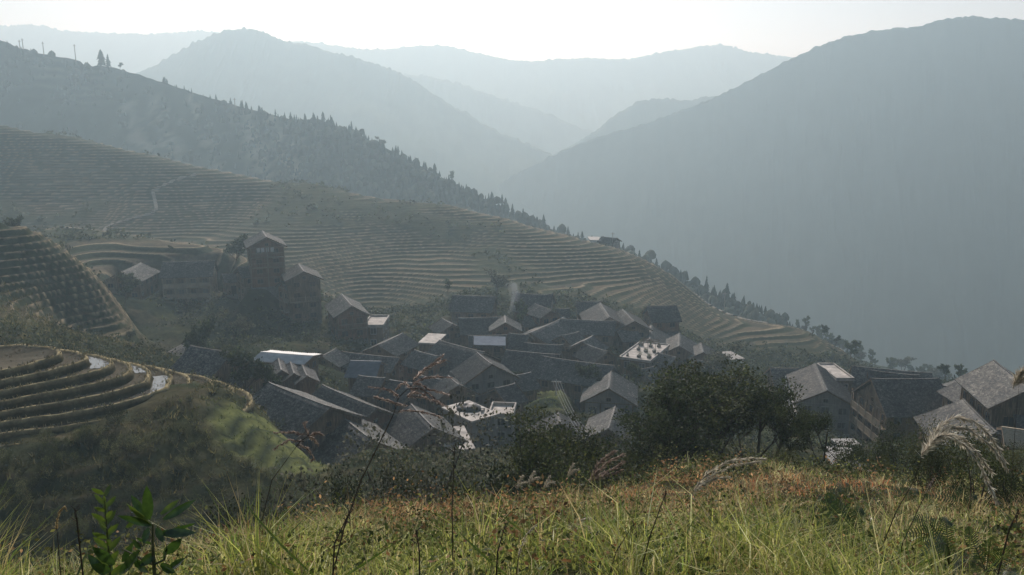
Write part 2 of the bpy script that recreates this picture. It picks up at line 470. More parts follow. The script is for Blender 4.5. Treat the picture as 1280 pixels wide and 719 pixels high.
house('rowb', (467,552), (415,511), 83, 11.5, 30, 6, 'wood', 'nearest big tiled gable house with pitch-dark front slope')
house('rowc', (403,482), (472,511), 108, 9, 29, 5.5, 'red', 'brown gable house wedged behind the long mossy roof')
house('rowd', (543,536), (514,506), 93, 9, 29, 5.5, 'wood', 'tiled gable house directly left of the concrete yard')
house('lowroof', (472,432), (503,417), 146, 8, 24, 4, 'wood', 'pale grey roof lying low behind the blue-grey shed')
house('long8', (427,440), (500,448), 142, 7, 26, 4, 'wood', 'long thin dark roof beside the blue-grey shed')
house('blue9', (438,451), (477,452), 128, 8, 22, 4.5, 'wood', 'blue-grey metal-roofed shed stepping down in two strips', roofmat='sheet', curl=0)
house('blade17', (549,426), (606,441), 146, 15, 27, 5, 'wood', 'dark roof with one bright blade-like edge behind the arching plumes')
house('f_main', (615,456), (596,441), 122, 9.5, 30, 6.5, 'grey', 'grey-walled three-storey house with an open lit balcony in the village centre', bal=(('+y', 1), ('+y', 2)), frame='grey')
flat_house('e_conc', ((590,526), (622,517), (597,498)), 104, 6, 'grey', 'concrete flat-roofed block with a black tarp heap on top', top='pale')
flat_house('e_annex', ((612,520), (640,521), (626,507)), 108, 4.5, 'grey', 'low concrete annex with white parapet beside the tarp-topped block', top='pale', parapet=.5)
flat_house('yard', ((560,563), (592,560), (575,533)), 92, 3, 'conc', 'pale concrete yard terrace beside the tiled gable', top='pale', win=False)
# ------------------------------------------------------------------ centre
house('g1', (566,369), (620,371), 183, 9, 32, 8, 'wood', 'tall dark inn with a row of lit columns, leftmost at the top of the village', bal=(('-y', 1), ('-y', 2)), skirt=(('-y', 5.2, 1.3),))
house('g2', (645,367), (692,369), 184, 10, 34, 7.5, 'wood', 'tall dark-roofed house with flared eaves beside rising smoke', skirt=(('-y', 5.0, 1.5), ('+x', 5.0, 1.2), ('-x', 5.0, 1.2)), curl=.5)
house('h21', (573,398), (636,396), 168, 9, 30, 4.5, 'wood', 'long dark roof in front of the tall inn')
house('h21b', (632,404), (631,395), 162, 7, 28, 4.5, 'red', 'small pale gable roof at the end of the long dark roof')
house('h22', (585,420), (634,419), 156, 7, 24, 4, 'wood', 'house with a blue-white sheet awning over its front')
house('h22b', (636,417), (662,419), 156, 8, 28, 4, 'wood', 'dark roof right of the blue-white awning')
house('h23', (662,417), (705,397), 160, 10.5, 22, 5, 'wood', 'broad pale grey roof sweeping up toward the upper houses')
house('h24', (720,377), (752,377), 190, 8, 30, 5, 'wood', 'dark roof at the back row beside the pale gable')
house('h25', (762,397), (750,379), 172, 10, 27, 5.5, 'wood', 'wide pale gable roof in the back row')
house('h26', (793,402), (778,387), 172, 8.5, 27, 5, 'wood', 'pale gable roof stepping down right of the widest gable')
house('h27', (808,383), (846,382), 186, 9, 33, 7, 'red', 'tall reddish house under a dark roof, last in the back row before the terraces', skirt=(('-y', 4.4, 1.4), ('+x', 4.4, 1.4)), bal=(('-y', 1),))
house('h28', (700,399), (770,402), 172, 8, 29, 5, 'wood', 'long dark roof below the wide pale gable')
flat_house('terrace29', ((775,447), (812,452), (822,424)), 152, 5.5, 'wood', 'house with a glaring white roof terrace cluttered with pots and boards', top='pale', parapet=.25)
house('h30', (812,425), (814,407), 168, 9, 27, 5, 'wood', 'pale gable roof right behind the glaring roof terrace')
house('h31', (849,433), (849,417), 164, 8.2, 28, 5.5, 'wood', 'grey gable house with a small shop front at the right edge of the village')
house('h32', (879,441), (876,429), 162, 6, 26, 4, 'wood', 'small grey gable house farthest right in the middle cluster')
house('h33', (727,428), (741,420), 150, 7, 28, 4.5, 'wood', 'small pale gable with a white pole in the middle of the village')
house('h33b', (733,431), (760,440), 148, 7, 26, 4.5, 'wood', 'low grey roof under the small pale gable')
house('h34a', (655,429), (704,432), 150, 8, 29, 4.5, 'wood', 'dark roof with white water tanks along its eave')
house('h34b', (632,438), (700,444), 142, 9, 30, 5, 'wood', 'big dark roof right behind the grey-walled house')
house('h34c', (678,446), (768,458), 138, 9, 30, 5, 'wood', 'very long dark roof above the green garden terraces')
house('h35', (761,486), (764,463), 122, 9.2, 30, 5.5, 'grey', 'light grey gable house standing alone right of the garden terraces', frame='wood')
house('h36', (760,537), (769,509), 100, 7.6, 29, 5, 'wood', 'lower light grey gable house partly behind the tall trees')
house('h37', (700,530), (697,516), 104, 9, 27, 4.5, 'wood', 'gable roof half hidden by bushes below the garden terraces')
flat_house('h38', ((905,450), (930,448), (928,438)), 190, 3.5, 'white', 'tiny whitish flat-roofed building at the foot of the terraced spur')
flat_house('p18', ((524,428), (545,429), (560,418)), 152, 4, 'wood', 'small flat bleached roof with a chimney pot behind the bright blade-edged roof', top='pale')
house('p24', (695,386), (712,386), 186, 6, 28, 4, 'red', 'small brown house squeezed between the flared-eave house and the back row')
house('p40', (962,460), (998,461), 142, 9, 28, 4.5, 'wood', 'dark roof showing over the tall trees before the railing house')
house('p41', (905,470), (930,476), 140, 8, 27, 4.5, 'wood', 'grey roof peeping out above the tall tree crowns')
house('p42', (640,470), (664,466), 128, 7, 26, 4, 'wood', 'little roof in the shadow right of the grey-walled house')
house('p43', (525,470), (560,476), 126, 8, 27, 4.5, 'wood', 'dark roof under the arching reddish plumes')
house('p44', (480,474), (520,480), 122, 8, 27, 4.5, 'wood', 'dark roof left of the arching reddish plumes')
house('p45', (800,462), (820,458), 146, 7, 27, 4.5, 'wood', 'little house below the glaring roof terrace')
house('q1', (518,438), (548,446), 140, 7, 28, 4.5, 'red', 'brown-walled little roof tucked under the small flat bleached roof')
house('q2', (402,446), (420,436), 136, 6.5, 28, 4.5, 'wood', 'narrow grey roof between the white sheet roof and the long thin dark roof')
house('q3', (448,470), (482,473), 121, 7.5, 27, 4.5, 'wood', 'dark roof directly below the blue-grey shed')
house('q4', (552,398), (566,406), 172, 6.5, 28, 4.5, 'wood', 'small roof at the left foot of the tall inn')
house('q5', (648,396), (668,394), 176, 6.5, 28, 4.5, 'wood', 'small roof at the foot of the flared-eave house')
house('q6', (702,420), (724,415), 158, 7, 28, 4.5, 'tan', 'pale-walled little house right of the broad pale roof')
house('q7', (770,413), (796,411), 172, 7, 28, 4.5, 'wood', 'low dark roof between the stepping gable and the glaring terrace')
house('q8', (618,486), (644,480), 116, 7, 27, 4, 'wood', 'low dark lean roof at the right foot of the grey-walled house')
house('q10', (822,441), (846,447), 154, 6.5, 27, 4.5, 'wood', 'dark roof between the glaring terrace and the shop-front house')
house('q11', (862,449), (884,452), 156, 6.5, 27, 4.5, 'wood', 'dark roof below the farthest right small gable')
house('q12', (296,456), (324,462), 111, 7.5, 27, 4.5, 'wood', 'dark roof between the big dark roof and the saw-tooth gables')
house('q13', (668,380), (690,388), 180, 6, 28, 4.5, 'red', 'brown lean house at the right foot of the flared-eave house')
house('q14', (574,482), (560,470), 118, 7, 28, 4.5, 'wood', 'dark gable left of the grey-walled house')
# ------------------------------------------------------------------ right cluster
house('r1', (1034,489), (1019,455), 118, 9.2, 27, 7, 'grey', 'grey-roofed house whose left side is hung with bright slanted railings', bal=(('+y', 0), ('+y', 1), ('+y', 2)), balmat='white', frame='grey')
flat_house('r2', ((1046,474), (1066,474), (1062,456)), 128, 6, 'wood', 'house with an unfinished bleached roof deck beside long black roofs', top='pale', parapet=.3)
house('r3', (1064,458), (1165,467), 132, 9, 28, 5, 'wood', 'long black roof on the skyline with a small chimney')
house('r3b', (1085,463), (1150,470), 124, 8, 30, 5, 'wood', 'second long black roof just below the skyline roof')
house('r4', (1088,474), (1174,474), 112, 11.5, 33, 9, 'wood', 'large house with broad mottled roof and pale boarded side galleries', bal=(('-x', 1), ('-x', 2), ('-x', 3)), closed=True, balmat='tan')
house('r5', (1176,483), (1234,487), 112, 9, 30, 5, 'wood', 'black shaded roof between the mottled roof and the steep corner house')
house('r5b', (1198,484), (1196,475), 128, 9, 28, 4.5, 'wood', 'small grey gable peeping over the black shaded roof')
house('r6', (1242,451), (1290,486), 98, 8.5, 33, 6, 'wood', 'steep tiled corner house with a white eave board, rising against the valley haze')
house('r6b', (1200,476), (1240,500), 106, 6, 28, 4, 'wood', 'low tiled wing below the white eave board')
house('r7', (1246,542), (1204,500), 84, 11, 27, 4.5, 'wood', 'wide tiled roof with pale ridge behind the arching silver plumes')
house('r8', (1266,516), (1320,522), 88, 7, 25, 4.5, 'wood', 'tiled roof with a pale edge cut by the right side of the view')
house('r8b', (1252,534), (1300,540), 78, 5.5, 20, 2.5, 'wood', 'low shed with sunlit pale board roof at the right side of the view', roofmat='tanroof', curl=0, name='shed', cat='shed')
# crest hamlet at the end of the terraced hill
flat_house('crest1', ((738,300), (752,300), (752,296)), 276, 3, 'white', 'white building on the crest where the terraces end', win=False)
house('crest2', (752,296), (772,298), 278, 6, 25, 3, 'conc', 'low grey house beside the white building on the terrace crest', win=False)
meadow = sheet('meadow', np.arange(-42, 46.1, .4), np.arange(-16, 30.2, .38), M_ground)
wedge = lambda m: (lambda p: (np.abs(p[:, 0]) < .80 * p[:, 1] + m))
in_patch = lambda p: (p[:, 0] > -125) & (p[:, 0] < -40) & (p[:, 1] > 95) & (p[:, 1] < 212.5)
w25 = wedge(25)
hillside = sheet('village_hillside', np.arange(-190, 200.1, .78), np.arange(29.5, 214.2, .74), M_ground, -.04, lambda p: w25(p) & ~in_patch(p))
sheet('terraced_hillside', np.arange(-125.8, -38.9, .36), np.arange(94.2, 213.6, .36), M_ground, -.06)
terraced = sheet('terraced_hill', np.arange(-290, 170.1, .9), np.arange(213.2, 372, .5), M_terr, -.08, wedge(25))

# ------------------------------------------------------------------ mountains: lofted from their crest lines
def loft(name, crest, front, back, base_z, nx=260, ns=46, amp=1.0, c1=(.035,.05,.025), c2=(.07,.08,.045), seed=0, sharp=.9, canopy=3.0, extra=None):
    P = np.array([tuple(at(*a)) for a in crest]); t = np.linspace(0, 1, len(P)); tt = np.linspace(0, 1, nx)
    # smooth interpolation of the crest
    C = np.stack([np.interp(tt, t, P[:, k]) for k in range(3)], 1)
    w = max(3, nx // len(P) // 2); ker = np.hanning(2 * w + 1); ker /= ker.sum()
    Cs = np.stack([np.convolve(np.pad(C[:, k], w, mode='edge'), ker, 'valid') for k in range(3)], 1)
    Cs[:, 2] = .5 * Cs[:, 2] + .5 * C[:, 2]
    s = np.concatenate([-np.linspace(1, 0, ns) ** 1.25, np.linspace(0, 1, ns // 3)[1:] ** 1.3])
    S, T = np.meshgrid(s, np.arange(nx), indexing='ij')
    cx, cy_, cz = Cs[T][..., 0], Cs[T][..., 1], Cs[T][..., 2]
    run = np.where(S < 0, front, back)
    x = cx + S * 0.0; y = cy_ + S * run
    a = np.abs(S)
    z = cz - (cz - np.where(S > 0, min(base_z, -430), base_z)) * a ** sharp
    L = front * .22
    gul = (1 - 2 * np.abs(fbm(x / L + seed, y / (L * 3), 4, 71 + seed, .55))) * amp * sstep(0, .35, a) * (1 - sstep(.85, 1, a))
    rough = fbm(x / (L * .3), y / (L * .3), 4, 91 + seed) * amp * .4 * sstep(0, .15, a)
    can = np.abs(fbm(x / 9, y / 9, 2, 101 + seed)) * canopy
    z = z + gul + rough + can
    x = x + fbm(x / L, y / L, 2, 7 + seed) * amp * .8 * sstep(0, .3, a)
    n = sstep(-.3, .3, fbm(x / (L * .35), y / (L * .5), 5, 111 + seed))[..., None]
    cc = np.array(c1) * (1 - n) + np.array(c2) * n
    V = np.stack([x, y, z], -1)
    if extra is not None: V, cc = extra(V, cc, a)
    o = np_mesh(name, V.reshape(-1, 3), grid_faces(len(s), nx), M_far, cc.reshape(-1, 3), smooth=True)
    return tag(o, kind='structure'), V
RIDGE = [(-160,15,631), (-80,32,619), (0,50,608), (22,60,604), (50,68,600), (100,76,597), (106,83,595), (140,84,593), (200,103,578), (260,122,562), (300,134,549), (365,150,532), (400,150,524), (440,166,517), (480,184,508), (510,200,498),
         (540,217,490), (575,236,480), (600,247,471), (660,277,448), (720,297,429), (780,316,410), (850,348,388), (900,372,372), (950,394,356), (1000,412,342), (1060,446,327), (1120,463,318), (1200,481,308), (1300,500,300), (1450,530,293)]
def ridge_extra(V, cc, a):
    # bare landslip streaks and abandoned terraces on the open upper part
    x, y = V[..., 0], V[..., 1]
    px = 640 + F * x / (y * CP - V[..., 2] * SP); py = 359.5 - F * (y * SP + V[..., 2] * CP) / (y * CP - V[..., 2] * SP)
    bare = np.zeros(x.shape)
    for (x0, y0, x1, y1, w) in ((158, 98, 196, 136, 5), (238, 118, 276, 150, 4), (300, 165, 330, 200, 9), (195, 150, 230, 185, 7), (330, 195, 372, 222, 8)):
        A = at(x0, y0, 565); B = at(x1, y1, 490)
        A2 = np.array((A.x, A.y)); d = np.array((B.x, B.y)) - A2
        q = np.stack([x, y], -1) - A2
        tt = np.clip((q @ d) / (d @ d), 0, 1)
        dist = np.linalg.norm(q - tt[..., None] * d, axis=-1) + fbm(x / 12, y / 12, 3, 5) * 9
        bare = np.maximum(bare, np.clip(1 - dist / (w * 1.2), 0, 1) * sstep(-.4, .2, fbm(x / 6, y / 6, 2, 15)))
    cc = cc * (1 - bare[..., None]) + np.array((.23, .21, .155)) * bare[..., None]
    left = sstep(-250, -325, x)
    st = sstep(.2, .6, np.sin(V[..., 2] / .9 + fbm(x / 60, y / 60, 2, 3) * 6)) * left * sstep(-.1, .3, fbm(x / 80, y / 40, 3, 77))
    cc = cc * (1 - .5 * st[..., None]) + np.array((.16, .155, .1)) * .5 * st[..., None]
    return V, cc
ridge_o, RV = loft('wooded_ridge', RIDGE, 190, 250, -125, nx=420, ns=64, amp=7, c1=(.02,.029,.017), c2=(.036,.045,.027), seed=2, sharp=.85, canopy=1.5, extra=ridge_extra)
RIGHT = [(470,330,1250), (540,290,1232), (615,237,1213), (650,215,1201), (690,196,1189), (740,174,1170), (800,158,1152), (850,140,1133), (900,120,1122), (945,97,1110), (985,76,1097), (1030,56,1085), (1060,46,1077), (1090,40,1067), (1150,34,1055),
         (1190,24,1043), (1215,21,1037), (1250,25,1025), (1280,25,1012), (1400,30,970), (1560,10,910), (1800,60,819)]
loft('mountain_right', RIGHT, 230, 500, -450, nx=420, ns=70, amp=13, seed=4, canopy=4.0, c1=(.04,.05,.03), c2=(.055,.063,.038))
loft('mountain_hump', [(620,240,1382), (700,190,1382), (745,165,1382), (770,143,1382), (800,127,1376), (830,124,1376), (860,127,1371), (900,120,1361), (960,130,1356), (1100,150,1330)], 550, 450, -440, nx=160, ns=36, amp=22, seed=6, canopy=5)
loft('mountain_peak', [(-200,200,1431), (0,150,1431), (120,118,1431), (190,85,1431), (230,62,1431), (262,46,1431), (285,38,1431), (305,37,1431), (325,40,1431), (345,49,1424), (390,60,1413), (440,72,1402), (480,84,1395), (510,98,1388), (560,130,1373), (620,165,1358), (680,190,1339), (760,230,1322)],
     800, 500, -440, nx=300, ns=50, amp=34, seed=8, canopy=8)
loft('mountain_far', [(330,60,2111), (365,52,2111), (400,55,2111), (450,62,2111), (480,63,2111), (520,58,2111), (560,58,2111), (600,68,2111), (650,78,2111), (690,76,2111), (730,73,2111), (780,76,2111), (830,66,2111), (880,58,2111), (905,57,2111), (935,66,2111), (985,72,2111), (1100,80,2111), (1300,90,2073)],
     900, 500, -440, nx=300, ns=40, amp=40, seed=10, canopy=9)
loft('mountain_middle', [(420,130,1725), (480,105,1725), (505,93,1725), (540,97,1725), (580,108,1725), (620,122,1725), (680,142,1725), (760,175,1725)], 650, 350, -440, nx=140, ns=36, amp=34, seed=12, canopy=9)
loft('mountain_left', [(-300,60,2224), (-150,45,2224), (0,34,2224), (25,33,2224), (45,32,2224), (80,40,2224), (130,42,2224), (180,44,2224), (220,42,2224), (250,39,2224), (272,41,2224), (330,60,2187), (420,90,2149)], 900, 500, -440, nx=260, ns=40, amp=40, seed=14, canopy=9)
vx = np.linspace(-3880, 3880, 90); vy = np.linspace(-440, 2980, 60)
gx, gy = np.meshgrid(vx, vy)
tag(np_mesh('valley_floor', np.stack([gx, gy, -462 + fbm(gx / 600, gy / 600, 3, 5) * 8], -1).reshape(-1, 3), grid_faces(60, 90), M_far,
    np.tile(np.array((.05, .06, .03)), (5400, 1)), smooth=True), kind='structure')

# ------------------------------------------------------------------ haze: the sunlit air of the valley
m, nt, bs = nodes_of('haze_air')
nt.nodes.remove(bs)
pv = nt.nodes.new('ShaderNodeVolumePrincipled')
pv.inputs['Density'].default_value = HAZE_DENSITY
pv.inputs['Color'].default_value = (.65, .88, 1.0, 1)
pv.inputs['Absorption Color'].default_value = (1, 1, 1, 1)
pv.inputs['Anisotropy'].default_value = HAZE_G
nt.links.new(pv.outputs[0], nt.nodes['Material Output'].inputs['Volume'])
hz = MB().box(-3900, 3900, -450, 3000, -476, 300).build('haze', m)
tag(hz, 'pale sunlit haze filling the valley air', 'haze', kind='stuff')
# ------------------------------------------------------------------ building materials
def tile_mat():
    m, nt, bs = nodes_of('grey_roof_tile')
    n = noise_node(nt, 2.2, 6, .7); v = noise_node(nt, .35, 3)
    r = ramp_node(nt, n.outputs[0], [(.32, (.048, .05, .05)), (.5, (.098, .098, .094)), (.68, (.20, .193, .178))])
    r2 = ramp_node(nt, v.outputs[0], [(.35, (.65, .66, .68)), (.7, (1.2, 1.17, 1.1))])
    oi = nt.nodes.new('ShaderNodeObjectInfo')
    mr = nt.nodes.new('ShaderNodeMapRange'); mr.inputs[3].default_value = .75; mr.inputs[4].default_value = 1.3
    nt.links.new(oi.outputs['Random'], mr.inputs[0])
    vo = nt.nodes.new('ShaderNodeTexVoronoi'); vo.inputs['Scale'].default_value = 6.5
    tc = nt.nodes.new('ShaderNodeTexCoord'); nt.links.new(tc.outputs['Object'], vo.inputs['Vector'])
    sx = nt.nodes.new('ShaderNodeSeparateColor'); nt.links.new(vo.outputs['Color'], sx.inputs[0])
    r3 = ramp_node(nt, sx.outputs[0], [(.0, (.62, .62, .63)), (.6, (.95, .95, .95)), (1.0, (1.6, 1.58, 1.5))])
    cc = mix_col(nt, r.outputs[0], r2.outputs[0], 1.0, 'MULTIPLY')
    cc = mix_col(nt, cc, r3.outputs[0], 1.0, 'MULTIPLY')
    vm = nt.nodes.new('ShaderNodeVectorMath'); vm.operation = 'SCALE'
    nt.links.new(cc, vm.inputs[0]); nt.links.new(mr.outputs[0], vm.inputs['Scale'])
    nt.links.new(vm.outputs[0], bs.inputs['Base Color'])
    bs.inputs['Roughness'].default_value = .7; bs.inputs['Specular IOR Level'].default_value = .22
    bump(nt, bs, n.outputs[0], .7, .05)
    return m
def plank_mat(name, c1, c2, c3):
    m, nt, bs = nodes_of(name)
    n = noise_node(nt, 3.2, 5, .6, vec_scale=(2.2, 2.2, .22)); v = noise_node(nt, .6, 3)
    r = ramp_node(nt, n.outputs[0], [(.3, c1), (.55, c2), (.75, c3)])
    r2 = ramp_node(nt, v.outputs[0], [(.3, (.7, .7, .72)), (.7, (1.25, 1.2, 1.12))])
    cc = mix_col(nt, r.outputs[0], r2.outputs[0], 1.0, 'MULTIPLY')
    nt.links.new(cc, bs.inputs['Base Color'])
    bs.inputs['Roughness'].default_value = .85; bs.inputs['Specular IOR Level'].default_value = .2
    bump(nt, bs, n.outputs[0], .5, .03)
    return m
M_tile = tile_mat()
M_wood = plank_mat('weathered_timber', (.09, .066, .047), (.19, .14, .098), (.31, .24, .175))
M_red = plank_mat('reddish_timber', (.12, .066, .044), (.20, .115, .078), (.28, .18, .13))
M_tan = plank_mat('pale_timber', (.15, .12, .085), (.26, .21, .15), (.36, .30, .225))
M_grey = plank_mat('grey_render', (.17, .17, .16), (.24, .235, .22), (.31, .30, .28))
M_conc = simple_mat('concrete', (.22, .21, .195), (.42, .40, .37), 1.6, .85, .25, .12, bumps=(.3, .05))
M_pale = simple_mat('bleached_concrete', (.20, .185, .165), (.52, .48, .43), .9, .8, .3, .08)
M_white = simple_mat('white_paint', (.42, .42, .41), (.62, .62, .60), 1.2, .45, .5, .06)
M_sheet = simple_mat('metal_sheet', (.13, .15, .17), (.22, .25, .28), .9, .6, .15, .15)
M_stone = simple_mat('stone_footing', (.10, .095, .085), (.21, .20, .18), 2.2, .95, .2, .2, bumps=(.8, .15))
M_dark = simple_mat('dark_opening', (.010, .010, .011), (.022, .021, .021), 2, .5, .3, .1)
M_tarp = simple_mat('black_tarp', (.012, .012, .013), (.03, .03, .032), 3, .5, .5, .1)
M_glass = simple_mat('window_glass', (.02, .025, .03), (.04, .045, .05), 1, .12, .8, .1)
M_tanroof = plank_mat('pale_board_roof', (.30, .25, .18), (.42, .36, .27), (.55, .49, .40))
WALLS = dict(wood=M_wood, red=M_red, tan=M_tan, grey=M_grey, sheet=M_sheet, tanroof=M_tanroof, conc=M_conc, pale=M_pale, white=M_white)

# ------------------------------------------------------------------ parts of houses
def tiled_roof(L, W, pitch, ridge_z, parent, mat=None, period=.34, sag=.05, curl=.10, asym=0.0, thick=.14, seed=0):
    """gabled tile roof: two corrugated slopes with a curled ridge, an underside and tile-course steps"""
    mat = mat or M_tile
    ncol = max(8, int(L / period) * 2) + 1
    hw = W / 2; rise = hw * math.tan(pitch)
    nrow = 9
    r = np.random.default_rng(seed)
    u = np.linspace(-1, 1, ncol)[None, :]; t = np.linspace(0, 1, nrow)[:, None]
    Vs = []; Fs = []; off = 0
    for sgn in (-1, 1):
        x = u * L / 2 + 0 * t
        y = sgn * t * hw + 0 * u
        z = ridge_z - rise * (t - .10 * np.sin(math.pi * t) * 0 + .0) + 0 * u
        z = z - sag * np.sin(math.pi * t) * .6 + curl * np.abs(u) ** 5 * (1 - .4 * t) - sag * (1 - u ** 2) * .6
        wave = np.where(np.arange(ncol) % 2 == 0, 1, -1)[None, :] * .035
        z = z + wave + fbm(x * .9 + seed, y * .9, 3, seed) * .07
        # tile courses: every row's lower edge sits proud of the next
        top = np.stack([x, y, z], -1)
        rows = []
        for i in range(nrow - 1):
            rows.append(top[i] - np.array((0, 0, .02)) if i else top[i]); rows.append(top[i + 1] + np.array((0, 0, .035)))
        top = np.array(rows)
        nr = len(rows)
        bot = top[[0, nr - 1]].copy(); bot[..., 2] -= thick
        allv = np.concatenate([top.reshape(-1, 3), bot.reshape(-1, 3)])
        fa = grid_faces(nr, ncol); fb = grid_faces(2, ncol)[:, ::-1] + nr * ncol
        # close edges
        ti = lambda i, j: off0 + i * ncol + j
        off0 = 0
        edge = []
        for j in range(ncol - 1):
            edge.append((nr*ncol - ncol + j, nr*ncol - ncol + j + 1, nr*ncol + ncol + j + 1, nr*ncol + ncol + j))
        for j in (0, ncol - 1):
            for i in range(nr - 1):
                # gable edge closed with a thin vertical band
                pass
        f = np.concatenate([fa, fb, np.array(edge)])
        if sgn < 0: f = f[:, ::-1]
        Vs.append(allv); Fs.append(f + off); off += len(allv)
    o = np_mesh('roof', np.concatenate(Vs), np.concatenate(Fs), mat, parent=parent)
    # ridge cap
    rb = MB()
    n = 14
    pts = [(-L/2 + L*i/n, 0, ridge_z + .03 + curl*abs(2*i/n-1)**5 - sag*.6*(1-(2*i/n-1)**2)) for i in range(n+1)]
    for a, b in zip(pts[:-1], pts[1:]): rb.bar(a, b, .2, .12)
    rb.build('ridge_cap', mat, o)
    for sx in (-1, 1):
        bb = MB()
        for sgn in (-1, 1):
            bb.bar((sx*(L/2 - .04), 0, ridge_z + curl - .16), (sx*(L/2 - .04), sgn*hw, ridge_z - rise + curl*.6 - .16), .06, .22)
        bb.build('bargeboard', M_wood, o)
    return o

def side_frame(side, hl, hw):
    """local origin (centre of the wall foot), along vector, outward normal, half length"""
    return {'+x': (Vector((hl, 0, 0)), Vector((0, 1, 0)), Vector((1, 0, 0)), hw),
            '-x': (Vector((-hl, 0, 0)), Vector((0, -1, 0)), Vector((-1, 0, 0)), hw),
            '+y': (Vector((0, hw, 0)), Vector((-1, 0, 0)), Vector((0, 1, 0)), hl),
            '-y': (Vector((0, -hw, 0)), Vector((1, 0, 0)), Vector((0, -1, 0)), hl)}[side]
def obox(mb, o, a, n, a0, a1, n0, n1, z0, z1):
    """box spanned by along a, normal n from wall foot o"""
    P = [o + a*s + n*t + Vector((0, 0, z)) for z in (z0, z1) for (s, t) in ((a0, n0), (a1, n0), (a1, n1), (a0, n1))]
    return mb.add(P, [(3,2,1,0),(4,5,6,7),(0,1,5,4),(1,2,6,5),(2,3,7,6),(3,0,4,7)])
WIN_CACHE = {}
def add_window(parent, o, a, n, s, z, w, h, frame_mat):
    key = (round(w, 2), round(h, 2), frame_mat.name)
    if key not in WIN_CACHE:
        fb = MB(); t = .09
        fb.box(-w/2-t, -w/2, -.02, .07, -t, h+t); fb.box(w/2, w/2+t, -.02, .07, -t, h+t)
        fb.box(-w/2, w/2, -.02, .07, h, h+t); fb.box(-w/2-.05, w/2+.05, -.02, .12, -t-.03, -.0)
        fb.box(-.03, .03, -.02, .055, 0, h)
        pb = MB(); pb.box(-w/2, w/2, -.02, .02, 0, h)
        WIN_CACHE[key] = (fb.mesh('window', frame_mat), pb.mesh('pane', M_glass))
    fm, pm = WIN_CACHE[key]
    wo = link_mesh('window', fm, None, parent)
    p = o + a * s
    wo.location = (p.x, p.y, z)
    wo.rotation_euler = (0, 0, math.atan2(-n.x, n.y))
    link_mesh('pane', pm, None, wo)
    return wo
def add_balcony(parent, o, a, n, hl, z, depth=1.1, mat=None, closed=False, s0=None, s1=None, roofed=False):
    mat = mat or M_wood
    s0 = -hl + .05 if s0 is None else s0; s1 = hl - .05 if s1 is None else s1
    fb = MB(); obox(fb, o, a, n, s0, s1, .004, depth, z - .12, z)
    bo = fb.build('balcony', mat, parent)
    rb = MB()
    obox(rb, o, a, n, s0, s1, depth - .1, depth - .02, z + .95, z + 1.05)
    obox(rb, o, a, n, s0, s1, depth - .09, depth - .03, z + .12, z + .2)
    if closed:
        obox(rb, o, a, n, s0, s1, depth - .075, depth - .045, z + .2, z + .95)
    else:
        k = max(2, int((s1 - s0) / .32))
        for i in range(k + 1):
            s = s0 + (s1 - s0) * i / k
            obox(rb, o, a, n, s - .025, s + .025, depth - .08, depth - .04, z + .2, z + .95)
    rb.build('railing', mat, bo)
    k = max(1, round((s1 - s0) / 2.8))
    for i in range(k + 1):
        s = s0 + .07 + (s1 - s0 - .14) * i / k
        pb = MB(); obox(pb, o, a, n, s - .08, s + .08, depth - .16, depth - .001, z, z + 2.3)
        pb.build('post', mat, bo)
    return bo

